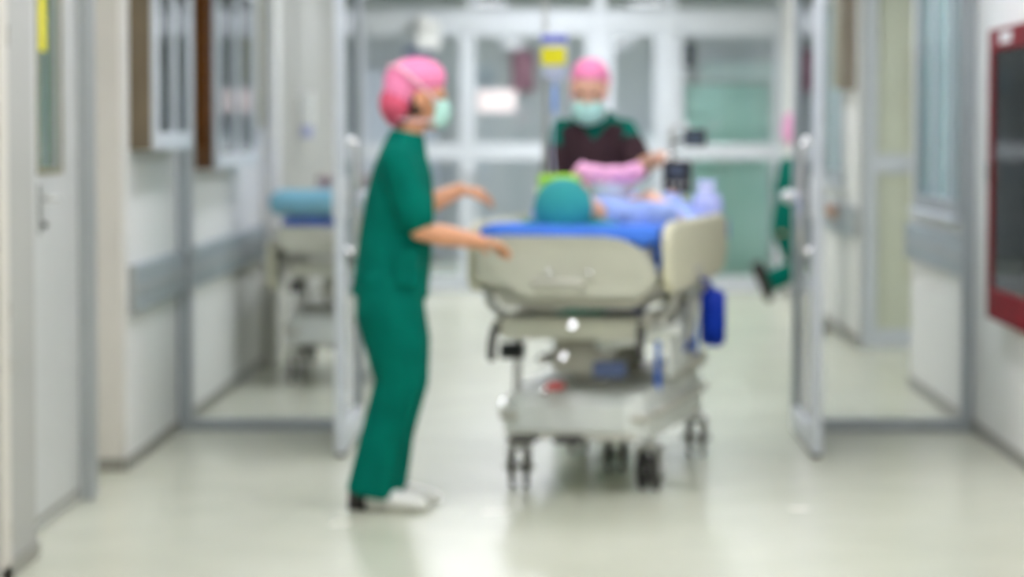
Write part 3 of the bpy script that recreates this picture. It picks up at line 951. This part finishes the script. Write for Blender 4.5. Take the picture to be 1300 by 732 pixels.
# scrub top
bm = bmesh.new()
torso(bm, [((-.004, 0, .765), .185, .137), ((.0, 0, .80), .185, .137), ((.012, 0, .90), .172, .134), ((.022, 0, .99), .160, .131), ((.033, 0, 1.10), .165, .124), ((.042, 0, 1.20), .174, .108), ((.046, 0, 1.265), .160, .086), ((.056, 0, 1.315), .092, .07), ((.062, 0, 1.345), .068, .06)], (0, 1, 0))
for S_, E in ((RS, RE), (LS, LE)):
    S_, E = V(S_), V(E)
    tube(bm, [S_ + V((0, 0, .005)), S_.lerp(E, .35), S_.lerp(E, .74)], [.066, .069, .072], 14, True)
link('scrub_top', fuse(bm, .008, 5), M_green, nurse, True)
bm = bmesh.new()
for s, K, A in ((-1, RK, RA), (1, LK, LA)):
    K, A = V(K), V(A)
    pts = [V((-.004, s * .07, .84)), V((.0, s * .082, .70)), V((0, s * .08, .78)).lerp(K, .6), K + V((-.005, 0, 0)), K.lerp(A, .5) + V((-.012, 0, 0)), V((A.x - .012, A.y, .055))]
    tube(bm, pts, [.118, .122, .112, .092, .082, .088], 18, False)
tr = link('scrub_trousers', fuse(bm, .008, 5), M_green, nurse, True)
# pocket and hem bands
tp = [c for c in nurse.children if c.name.startswith('scrub_top')][0]
bm = bmesh.new()
torso(bm, [((-.004, 0, .762), .188, .140), ((-.003, 0, .785), .188, .140)], (0, 1, 0))
obj('hem_band', bm, M_green, tp, True)
box('pocket', (.02, -.192, .80), (.11, -.172, .93), M_green, tp, .008)
box('badge', (.075, -.178, .86), (.11, -.170, .905), M_white, tp, .004)
cp = link('surgical_cap', fuse(cap_mesh(HM, True), .006, 3), M_pink, nurse, True)
bm = bmesh.new()
ell(bm, (-.078, 0, -.036), (.062, .088, .074), HM, 20, 14)
ell(bm, (-.072, 0, -.072), (.046, .068, .05), HM, 20, 14)
link('cap_shaded_bulge', fuse(bm, .006, 3), M_pink_shaded, cp, True)  # lower back of the cap, its shadow painted rose
mask_parts(nurse, HM); eyes(nurse, HM)
bm = bmesh.new(); ell(bm, (-.052, 0, -.075), (.040, .058, .05), HM); ell(bm, (-.01, .066, -.03), (.026, .016, .045), HM); ell(bm, (-.01, -.066, -.03), (.026, .016, .045), HM)
link('hair', fuse(bm, .005, 2), M_hair, nurse, True)
for A, dd in ((RA, (1, -.12, 0)), (LA, (1, .05, 0))):
    bm = bmesh.new(); shoe(bm, A, dd); so = obj('shoe', bm, M_shoe, nurse, True)
    d_ = V(dd).normalized(); s_ = V((0, 0, 1)).cross(d_)
    bm = bmesh.new()
    g = V((A[0], A[1], 0))
    loft(bm, [(g - d_ * .086 + V((0, 0, .038)), s_ * .026, V((0, 0, .037))), (g - d_ * .06 + V((0, 0, .05)), s_ * .041, V((0, 0, .048))), (g - d_ * .02 + V((0, 0, .05)), s_ * .043, V((0, 0, .049)))], 14)
    obj('heel_counter', bm, M_dshoe, so, True)

# ------------------------------------------------------------- nurse at the foot of the stretcher, facing the camera
N2X, N2Y = .135, 13.22
n2 = empty('person', (N2X, N2Y, 0), rz=-PI / 2, label='person in a dark brown top over green scrubs and pink cap behind the stretcher', cat='person')
# local +x faces the camera, local +y is image right
HM2 = MX((.12, -.02, 1.535), (1, -.10, -.40), (.40, 0, 1))
bm = bmesh.new()
add_head(bm, HM2)
sp = [((-.03, 0, .80), .155, .10), ((-.03, 0, .90), .155, .10), ((-.01, 0, 1.06), .115, .09), ((.015, .0, 1.22), .122, .10), ((.035, 0, 1.36), .125, .075), ((.05, -.005, 1.42), .06, .055)]
torso(bm, sp, (0, 1, 0))
tube(bm, [(.045, -.005, 1.37), (.07, -.01, 1.43), (.095, -.015, 1.48)], [.058, .049, .048], 12)
A1 = ((.03, .138, 1.345), (.16, .20, 1.185), (.35, .29, 1.235))       # image right, reaching for the pole
A2 = ((.03, -.138, 1.345), (.08, -.172, 1.13), (.24, -.15, 1.03))
limb_arm(bm, *A1); limb_arm(bm, *A2)
add_hand(bm, A1[2], (.9, .30, .02), (.1, -.3, -.9), 1, .7)
add_hand(bm, A2[2], (.8, .4, -.1), (0, 0, -1), 1, .6)
K1, F1 = (.03, .09, .46), (-.02, .09, .09)
K2, F2 = (.05, -.09, .46), (.04, -.09, .09)
limb_leg(bm, (-.03, .08, .84), K1, F1); limb_leg(bm, (-.03, -.08, .84), K2, F2)
add_foot(bm, F1, (1, .1, 0)); add_foot(bm, F2, (1, -.1, 0))
link('body', fuse(bm, .0055, 3), M_skin2, n2, True)
bm = bmesh.new()
torso(bm, [((-.034, 0, .84), .185, .13), ((-.03, 0, .97), .172, .125), ((-.01, 0, 1.11), .138, .12), ((.012, 0, 1.24), .140, .118), ((.025, 0, 1.32), .142, .10), ((.036, 0, 1.375), .130, .078), ((.05, -.005, 1.425), .085, .066)], (0, 1, 0))
for S_, E, W in (A1, A2):
    S_, E = V(S_), V(E)
    tube(bm, [S_, S_.lerp(E, .4), S_.lerp(E, .8)], [.058, .060, .060], 14)
st = link('scrub_top', fuse(bm, .008, 5), M_green, n2, True)
# brown apron-like front: wraps chest and belly, leaves the green shoulders free
bm = bmesh.new()
def apron(u, v):
    a = (u - .5) * 2; z = .86 + v * .53
    hw = .160 + .016 * math.sin(v * PI) + .03 * max(0, .4 - v); hd = .150 + .015 * math.sin(v * PI)
    th = a * 1.50
    dip = -.085 * max(0, 1 - abs(a) * 3.2) * max(0, (v - .75) * 4)           # V neck
    drop = -.06 * abs(a) ** 2 * v
    k = 1 - .20 * max(0, v - .72) / .28
    x = -.03 + .065 * v + hd * math.cos(th) * k; y = hw * math.sin(th)
    if v < .3: x += .0
    return (x, y, z + dip + drop)
sheet(bm, apron, 30, 20, .012)
obj('knit_vest', bm, M_brown, n2, True)
for S_, E, W, hi_ in (A1 + (.98,), A2 + (.95,)):
    S_, E = V(S_), V(E)
    bm = bmesh.new(); tube(bm, [S_.lerp(E, .45), S_.lerp(E, .75), S_.lerp(E, hi_)], [.066, .067, .060], 14)
    obj('vest_sleeve', bm, M_brown, n2, True)
bm = bmesh.new()
for s, K, A in ((1, K1, F1), (-1, K2, F2)):
    K, A = V(K), V(A)
    tube(bm, [V((-.03, s * .07, .93)), V((-.025, s * .085, .79)), V((-.02, s * .08, .84)).lerp(K, .6), K, K.lerp(A, .5), V((A.x - .01, A.y, .055))], [.116, .118, .105, .09, .082, .085], 18, False)
link('scrub_trousers', fuse(bm, .008, 5), M_green, n2, True)
link('surgical_cap', fuse(cap_mesh(HM2, False, .88), .006, 3), M_pink, n2, True)
mask_parts(n2, HM2 @ Matrix.Translation((-.004, 0, -.034)), .82, .8); eyes(n2, HM2)
bm = bmesh.new(); ell(bm, (-.05, 0, -.05), (.045, .062, .055), HM2); ell(bm, (-.012, .068, -.02), (.026, .014, .045), HM2); ell(bm, (-.012, -.068, -.02), (.026, .014, .045), HM2)
link('hair', fuse(bm, .005, 2), M_hair, n2, True)
for A, dd in ((F1, (1, .1, 0)), (F2, (1, -.1, 0))):
    bm = bmesh.new(); shoe(bm, A, dd); obj('shoe', bm, M_shoe, n2, True)

# ------------------------------------------------------------- person hurrying past, mostly behind the open right door
n3 = empty('person', (1.535, 19.6, 0), rz=math.radians(30), label='person in green scrubs striding past, half hidden behind the open right door', cat='person')
HM3 = MX((.03, 0, 1.335), (1, .1, -.3), (.3, 0, 1))
bm = bmesh.new()
add_head(bm, HM3)
torso(bm, [((-.02, 0, .66), .14, .095), ((-.02, 0, .76), .145, .1), ((.0, 0, .90), .12, .09), ((.03, 0, 1.03), .14, .10), ((.05, 0, 1.12), .145, .075), ((.06, 0, 1.17), .055, .05)], (0, 1, 0))
tube(bm, [(.04, 0, 1.14), (.035, 0, 1.20), (.03, 0, 1.26)], [.055, .047, .046], 12)
B1 = ((.04, -.16, 1.11), (-.07, -.20, .93), (.10, -.20, .84)); B2 = ((.04, .16, 1.11), (.02, .19, .90), (.14, .14, .97))
limb_arm(bm, *B1); limb_arm(bm, *B2)
add_hand(bm, B1[2], (.9, .1, -.2), (0, 1, -.2), 1, .7); add_hand(bm, B2[2], (.9, -.2, .1), (0, -1, -.2), -1, .7)
C1 = ((-.02, -.08, .70), (-.01, -.085, .45), (-.30, -.085, .35)); C2 = ((-.02, .08, .70), (.13, .085, .41), (.13, .085, .09))
limb_leg(bm, *C1); limb_leg(bm, *C2)
add_foot(bm, C2[2], (1, 0, 0))
link('body', fuse(bm, .0065, 3), M_skin2, n3, True)
bm = bmesh.new()
torso(bm, [((-.026, 0, .68), .17, .125), ((-.02, 0, .78), .165, .125), ((.0, 0, .90), .15, .12), ((.026, 0, 1.02), .155, .115), ((.045, 0, 1.10), .155, .085), ((.06, 0, 1.18), .07, .06)], (0, 1, 0))
for S_, E, W in (B1, B2):
    S_, E = V(S_), V(E); tube(bm, [S_, S_.lerp(E, .4), S_.lerp(E, .72)], [.062, .064, .066], 14)
link('scrub_top', fuse(bm, .009, 4), M_green, n3, True)
bm = bmesh.new()
for (h_, k_, a_), s in ((C1, -1), (C2, 1)):
    h_, k_, a_ = V(h_), V(k_), V(a_)
    tube(bm, [h_ + V((0, -s * .01, .06)), h_, h_.lerp(k_, .6), k_, k_.lerp(a_, .5), k_.lerp(a_, .95)], [.105, .108, .095, .078, .07, .07], 16, False)
link('scrub_trousers', fuse(bm, .009, 4), M_green, n3, True)
link('surgical_cap', fuse(cap_mesh(HM3, True), .007, 3), M_pinkc, n3, True)
mask_parts(n3, HM3); eyes(n3, HM3)
bm = bmesh.new(); shoe(bm, C2[2], (1, 0, 0)); obj('shoe', bm, M_dshoe, n3, True)
# shoe on the lifted foot, sole turned back
bm = bmesh.new(); shoe(bm, (0, 0, 0), (1, 0, 0))
bmesh.ops.transform(bm, matrix=Matrix.Translation((-.375, -.085, .395)) @ Matrix.Rotation(math.radians(62), 4, 'Y'), verts=bm.verts)
obj('shoe', bm, M_dshoe, n3, True)

# ------------------------------------------------------------- patient
pt = onbed('person', 'patient lying on the stretcher in a teal cap and lavender blue gown', 'person')
HP = MX((-.045, .34, 1.068), (.55, .12, .80), (-.1, -1, .12))
bm = bmesh.new()
add_head(bm, HP)
torso(bm, [((0, 1.30, 1.01), .135, .042), ((0, 1.18, 1.01), .135, .044), ((0, 1.0, 1.012), .12, .046), ((-.01, .8, 1.02), .135, .052), ((-.015, .64, 1.025), .14, .05), ((-.02, .57, 1.04), .06, .05)], (1, 0, 0))
tube(bm, [(-.02, .60, 1.04), (-.03, .50, 1.05), (-.04, .42, 1.055)], [.058, .05, .05], 12)
P1 = ((.165, .64, 1.02), (.262, .90, 1.0), (.135, 1.12, 1.085)); P2 = ((-.165, .64, 1.025), (-.24, .88, 1.01), (-.20, 1.12, 1.02))
limb_arm(bm, *P1); limb_arm(bm, *P2)
add_hand(bm, P1[2], (-.8, .5, -.12), (0, 0, -1), 1, .4); add_hand(bm, P2[2], (.2, 1, 0), (0, 0, -1), -1, .4)
limb_leg(bm, (.08, 1.30, 1.01), (.09, 1.62, 1.01), (.09, 1.92, 1.0), .55); limb_leg(bm, (-.08, 1.30, 1.01), (-.09, 1.62, 1.01), (-.09, 1.92, 1.0), .55)
for sx in (.09, -.09):
    tube(bm, [(sx, 1.93, 1.0), (sx, 1.945, 1.03), (sx, 1.955, 1.07)], [.03, .032, .025], 10)
link('body', fuse(bm, .006, 3), M_skin2, pt, True)
bm = bmesh.new()
torso(bm, [((0, 1.42, 1.008), .165, .055), ((0, 1.2, 1.01), .172, .062), ((0, 1.0, 1.012), .165, .064), ((-.008, .8, 1.020), .176, .072), ((-.012, .66, 1.025), .178, .070), ((-.018, .585, 1.04), .085, .062)], (1, 0, 0))
for S_, E, W in (P1, P2):
    S_, E = V(S_), V(E); tube(bm, [S_, S_.lerp(E, .4), S_.lerp(E, .70)], [.064, .066, .068], 14)
link('gown', fuse(bm, .008, 4), M_gown, pt, True)
bm = bmesh.new()
ell(bm, (-.018, 0, .045), (.112, .112, .085), HP, 24, 16); ell(bm, (-.06, 0, .015), (.062, .09, .08), HP, 20, 14)
link('surgical_cap', fuse(bm, .006, 3), M_teal, pt, True)
eyes(pt, HP)

# lavender blanket over hips and legs
bm = bmesh.new()
def blank(u, v):
    y = 1.22 + v * .86; x = -.33 + u * .66
    hmp = .094 * math.exp(-((x) / .21) ** 4) * (1 - .25 * v) + (.06 * math.exp(-((v - .88) / .10) ** 2) * math.exp(-((abs(x) - .09) / .06) ** 2))
    return (x, y, .963 + hmp + .012 * math.exp(-(x / .2) ** 4) * (1 - v) + .004 * math.sin(x * 40 + y * 13) * (1 if abs(x) < .25 else .3))
sheet(bm, blank, 36, 36, .004)
o = tag(obj('blanket', bm, M_gown, None, True), 'lavender blue blanket spread over the patient legs', 'blanket')
o.location = (BX, BY, 0); o.rotation_euler = (0, 0, BR)

# ================================================================== THINGS ON THE STRETCHER
# white bundle with a pink cloth folded over it, on the patient's lap
def boat(bm, w, d, h0, h1, z0, flare):
    rings = []
    for k in range(9):
        q = k / 8
        f = flare + (1 - flare) * math.sin(q * PI / 2)
        rings.append(((0, 0, z0 + h0 + (h1 - h0) * q), V((w * f, 0, 0)), V((0, d * f, 0))))
    loft(bm, rings, 24)
e = onbed('cloth_bundle', 'white cloth bundle on the patient lap under the pink cloth', 'cloth', (-.04, 1.18, 1.082))
bm = bmesh.new(); boat(bm, .105, .10, -.02, .058, 0, .55)
obj('bundle', bm, M_whitec, e, True)
e = onbed('folded_cloth', 'pink folded cloth on top of the white bundle', 'cloth', (-.04, 1.18, 1.139))
bm = bmesh.new()
def pk(u, v):
    a = 2 * u - 1; c = 2 * v - 1
    return (a * .112, c * .105, .066 + .006 * a * a + .012 * abs(a) ** 3 - .012 * c * c + .003 * math.sin(a * 11 + c * 5))
sheet(bm, pk, 22, 16, .062)
obj('folded_layers', bm, M_pinkc, e, True)
e = onbed('folded_towel', 'lime green folded towel beside the patient behind the teal cap', 'towel', (-.215, 1.05, .962))
bm = bmesh.new()
for k in range(4):
    add_box(bm, (-.085 + .003 * k, -.10, .042 * k + .045), (.08 - .004 * (k % 2), .10, .042 * k + .085), .018, 3)
add_box(bm, (-.08, -.095, .0), (.075, .095, .044), .015, 3)
obj('towel_layers', bm, M_lime, e, True)

# blue bag hanging on the right rail
e = onbed('drainage_bag', 'deep blue bag hanging from the right side rail', 'bag', (.415, .80, .535))
bm = bmesh.new()
prism(bm, [(-.10, .02), (-.04, -.02), (.06, .0), (.10, .05), (.095, .16), (.05, .205), (-.03, .19), (-.10, .10)], lambda a, z: V((-.028 - a * .1, a, z)), lambda a, z: V((.065 - a * .1, a, z)))
bmesh.ops.bevel(bm, geom=list(bm.edges), offset=.014, segments=3, affect='EDGES')
obj('bag_body', bm, M_bagblue, e, True)
bar('bag_strap', smoothpts([(.015, -.02, .185), (.0, -.02, .225), (-.03, 0, .245), (.0, .03, .225), (.015, .04, .195)], 4), .006, M_bagblue, e)

# monitor pole at the foot end
e = onbed('equipment_pole', 'steel equipment pole standing at the foot of the stretcher', 'pole', (.07, 2.07, .70))
bar('pole', [(0, 0, 0), (0, 0, .66)], .013, M_steel, e)
box('pole_socket', (-.03, -.03, -.02), (.03, .03, .06), M_black, e, .006)
bar('pole_grip', [(0, 0, .52), (.0, -.04, .53)], [.016, .02], M_chrome, e, 14)
glint(-.003, -.062, .535, e, .015, .03, 'pole_glint_cap')
bar('pole_hook', smoothpts([(0, 0, .64), (.04, 0, .68), (.08, 0, .66)], 4), .007, M_steel, e)
e = onbed('infusion_pump', 'black infusion pump clamped low on the equipment pole', 'pump', (.11, 2.02, 1.08))
box('pump_case', (-.065, -.04, 0), (.055, .035, .14), M_black, e, .012)
box('pump_screen', (-.04, -.042, .075), (.03, -.0395, .12), mat('grey_screen', (70, 82, 92), .2), e, 0)
for k in range(3):
    bar('pump_button', [(-.03 + .03 * k, -.04, .04), (-.03 + .03 * k, -.046, .04)], .009, M_bedgrey, e, 10)
e = onbed('monitor_box', 'small black monitor box at the top of the equipment pole', 'monitor', (.175, 2.06, 1.28))
box('monitor_case', (-.045, -.03, 0), (.045, .03, .075), M_black, e, .01)
box('monitor_screen', (-.035, -.032, .012), (.035, -.0295, .065), mat('grey_screen', (70, 82, 92), .2), e, 0)
bar('monitor_arm', [(-.045, 0, .03), (-.10, .005, .02)], .008, M_black, e)
e = onbed('sharps_box', 'small yellow container at the foot of the stretcher below the pump', 'container', (.115, 1.99, .964))
bm = bmesh.new(); tube(bm, [(0, 0, 0.0), (0, 0, .01), (0, 0, .08), (0, 0, .085)], [.03, .032, .036, .034], 18, False)
obj('container_body', bm, M_yellowp, e, True)
bm = bmesh.new(); tube(bm, [(0, 0, .085), (0, 0, .10)], [.037, .03], 18, False); obj('container_lid', bm, M_yellowp, e, True)
e = onbed('supply_bag', 'pale lavender plastic supply bag at the right foot corner of the stretcher', 'bag', (.235, 1.98, .966))
bm = bmesh.new()
loft(bm, [((0, 0, 0), V((.06, 0, 0)), V((0, .045, 0))), ((0, 0, .05), V((.075, 0, 0)), V((0, .055, 0))), ((.005, 0, .10), V((.06, .01, 0)), V((0, .04, 0))), ((.0, 0, .135), V((.03, 0, 0)), V((0, .012, 0))), ((.0, 0, .17), V((.045, 0, 0)), V((0, .015, 0)))], 18)
obj('bag_body', bm, M_lav, e, True)
bar('bag_tie', [(-.03, -.012, .137), (.03, -.012, .137)], .006, M_white, e)

# drip stand behind the left rail
e = onbed('drip_stand', 'thin steel drip stand fixed to the left rear of the stretcher', 'drip stand', (-.40, 1.66, .64))
bar('pole', [(0, 0, 0), (0, 0, 1.4)], .010, M_steel, e)
bar('clamp', [(0, 0, .10), (.10, 0, .10)], .014, M_black, e)
bar('clamp', [(0, 0, .0), (.13, 0, .0)], .014, M_black, e)
bar('hook', smoothpts([(-.09, 0, 1.40), (-.08, 0, 1.36), (0, 0, 1.40), (.08, 0, 1.36), (.09, 0, 1.40)], 4), .006, M_steel, e)
e = onbed('drip_bag', 'drip bag with a yellow label and blue top on the drip stand', 'drip bag', (-.352, 1.62, 1.55))
bm = bmesh.new()
loft(bm, [((0, 0, 0), V((.02, 0, 0)), V((0, .008, 0))), ((0, 0, .03), V((.05, 0, 0)), V((0, .018, 0))), ((0, 0, .15), V((.055, 0, 0)), V((0, .018, 0))), ((0, 0, .20), V((.05, 0, 0)), V((0, .006, 0)))], 16)
obj('bag_body', bm, M_clearbag, e, True)
box('bag_label', (-.052, -.022, .07), (.052, -.0195, .145), M_yellow, e, 0)
box('bag_header', (-.055, -.02, .165), (.055, .004, .195), mat('blue_header_plastic', (96, 104, 190), .5), e, .004)
bar('hanger_loop', smoothpts([(0, 0, .20), (-.02, .01, .24), (-.045, .028, .26)], 3), .004, M_white, e)
bar('drip_chamber', [(0, 0, -.12), (0, 0, -.02)], .010, mat('pale_blue_plastic', (110, 150, 220), .3), e)
bar('drip_line', smoothpts([(0, 0, -.12), (-.01, .0, -.25), (.01, -.05, -.42), (.05, -.2, -.535)], 4), .003, M_clearbag, e)

# ================================================================== SPARE STRETCHER behind the left pane
sb = make_stretcher('hospital_stretcher', (-1.16, 15.35, 0), math.radians(2), 'empty wheeled hospital stretcher parked along the left wall behind the glass', simple=True)
def atsb(name, label, cat, p):
    return empty(name, (-1.16 + p[0], 15.35 + p[1], p[2]), math.radians(2), label, cat)
e = atsb('mattress', 'strong blue mattress on the parked stretcher behind the glass', 'mattress', (0, 0, .802))
bm = bmesh.new(); add_box(bm, (-.30, .08, 0), (.30, 1.98, .10), .03, 3)
obj('mattress_pad', bm, mat('strong_blue_vinyl', (0, 88, 186), .5), e)
bm = bmesh.new(); tube(bm, [(-.30, .08, .05), (.30, .08, .05)], .006, 6); obj('piping', bm, M_bagblue, e, True)
e = atsb('pillow', 'pale blue rounded pillow on the parked stretcher behind the glass', 'pillow', (-.02, .30, .905))
bm = bmesh.new(); add_box(bm, (-.36, -.26, 0), (.34, .22, .13), .06, 4)
obj('pillow_cover', bm, M_palebluepad, e, True)
bar('pillow_seam', [(-.30, -.262, .065), (.28, -.262, .065)], .004, M_palebluepad, e)
e = atsb('folded_linen', 'mauve brown folded linen at the back of the parked stretcher', 'linen', (-.02, 1.2, .905))
bm = bmesh.new()
for k in range(4):
    add_box(bm, (-.2 + .01 * (k % 2), -.16, k * .05), (.2 - .012 * (k % 2), .16, k * .05 + .047), .02, 3)
obj('linen_layers', bm, mat('mauve_linen', (172, 156, 152), .85), e, True)

# ================================================================== BEYOND AND ON THE FAR SCREEN
e = empty('curtain', (1.39, YF + .22, 0), label='mint green curtain behind the right pane of the far glazed screen', cat='curtain')
bm = bmesh.new()
sheet(bm, lambda u, v: (-.36 + u * .72, .022 * math.sin(u * 40), .12 + v * 1.62), 80, 4, .004)
obj('curtain_cloth', bm, M_mint, e, True)
bar('curtain_rail', [(-.40, 0, 1.75), (.40, 0, 1.75)], .01, M_steel, e)
for s in (-.39, .39): bar('rail_post', [(s, 0, 0), (s, 0, 1.75)], .012, M_steel, e)
o = box('paper_notice', (-.72, YF - .035, 1.50), (-.40, YF - .032, 1.69), mat('pinkish_paper', (236, 224, 224), .7), None, 0)
o.location = (0, 0, 0); tag(o, 'wide pinkish white notice taped on the far glass left of the drip bag', 'notice')
# emergency lamp unit under the far header
e = empty('emergency_lamp', (-1.13, YF - .06, 2.02), label='white emergency lamp unit on the far screen above the left nurse', cat='lamp')
box('lamp_body', (-.10, -.10, 0), (.10, .01, .16), M_white, e, .02)
bm = bmesh.new(); ell(bm, (-.03, -.10, .22), (.075, .06, .075)); ell(bm, (.06, -.1, .20), (.05, .05, .05)); obj('lamp_head', bm, M_white, e, True)
box('lamp_bracket', (-.20, -.06, -.05), (.04, .01, .02), mat('slate_blue_plastic', (70, 84, 120), .5), e, .01)
# things inside the far room
e = empty('hanging_gown', (-.42, YB - .075, 0), label='magenta garment hanging on the wall beyond the far doors', cat='garment')
bm = bmesh.new()
torso(bm, [((0, 0, 1.75), .12, .06), ((0, 0, 1.95), .11, .06), ((0, 0, 2.12), .13, .06), ((0, 0, 2.18), .06, .04)], (1, 0, 0))
obj('gown_cloth', bm, M_magenta, e, True)
bar('hanger', smoothpts([(-.18, 0, 2.12), (0, 0, 2.2), (.18, 0, 2.12)], 3), .008, M_steel, e)
bar('hanger_hook', smoothpts([(0, 0, 2.2), (.02, 0, 2.26), (0, .1, 2.28)], 3), .006, M_steel, e)
def locker(x, y, w, dpt, h, m, label, n=2):
    e = empty('storage_cabinet', (x, y, 0), label=label, cat='cabinet')
    box('carcass', (-w/2, 0, .08), (w/2, dpt, h), m, e, .006)
    box('plinth', (-w/2 + .02, .03, 0), (w/2 - .02, dpt, .08), M_base, e, 0)
    for k in range(n):
        a = -w/2 + k * w / n
        dd = box('cabinet_door', (a + .006, -.018, .10), (a + w / n - .006, 0, h - .02), m, e, .004)
        bar('handle', [(a + w / n - .05, -.022, h * .5), (a + w / n - .05, -.035, h * .5 + .02), (a + w / n - .05, -.035, h * .5 + .12), (a + w / n - .05, -.022, h * .5 + .14)], .006, M_steel, dd)
locker(-2.0, 30.3, 1.4, .5, 1.95, mat('grey_lilac_laminate', (200, 202, 210), .5), 'grey lilac cabinet in the room beyond the left far door')
locker(.45, 30.35, 1.0, .5, 1.35, mat('pale_grey_laminate', (206, 210, 210), .5), 'pale grey low cabinet in the room beyond the far doors')
locker(2.0, 30.3, 1.2, .5, 2.05, mat('green_grey_laminate', (176, 190, 184), .5), 'green grey tall cabinet in the room behind the mint curtain')
e = empty('wall_screen', (1.15, YB - .06, 2.0), label='dark screen on the back wall beyond the mint curtain', cat='screen')
box('screen_case', (-.22, 0, 0), (.22, .055, .26), M_black, e, .01)
box('screen_face', (-.2, -.003, .02), (.2, .0, .24), mat('grey_screen', (70, 82, 92), .2), e, 0)
e = empty('wall_poster', (-.95, YB - .012, 1.72), label='white framed sheet on the back wall beyond the far doors', cat='poster')
box('sheet_paper', (-.14, 0, 0), (.25, .01, .28), M_paper, e, 0)
box('poster_frame', (-.16, -.004, -.02), (.27, .0, 0), M_steel, e, 0)
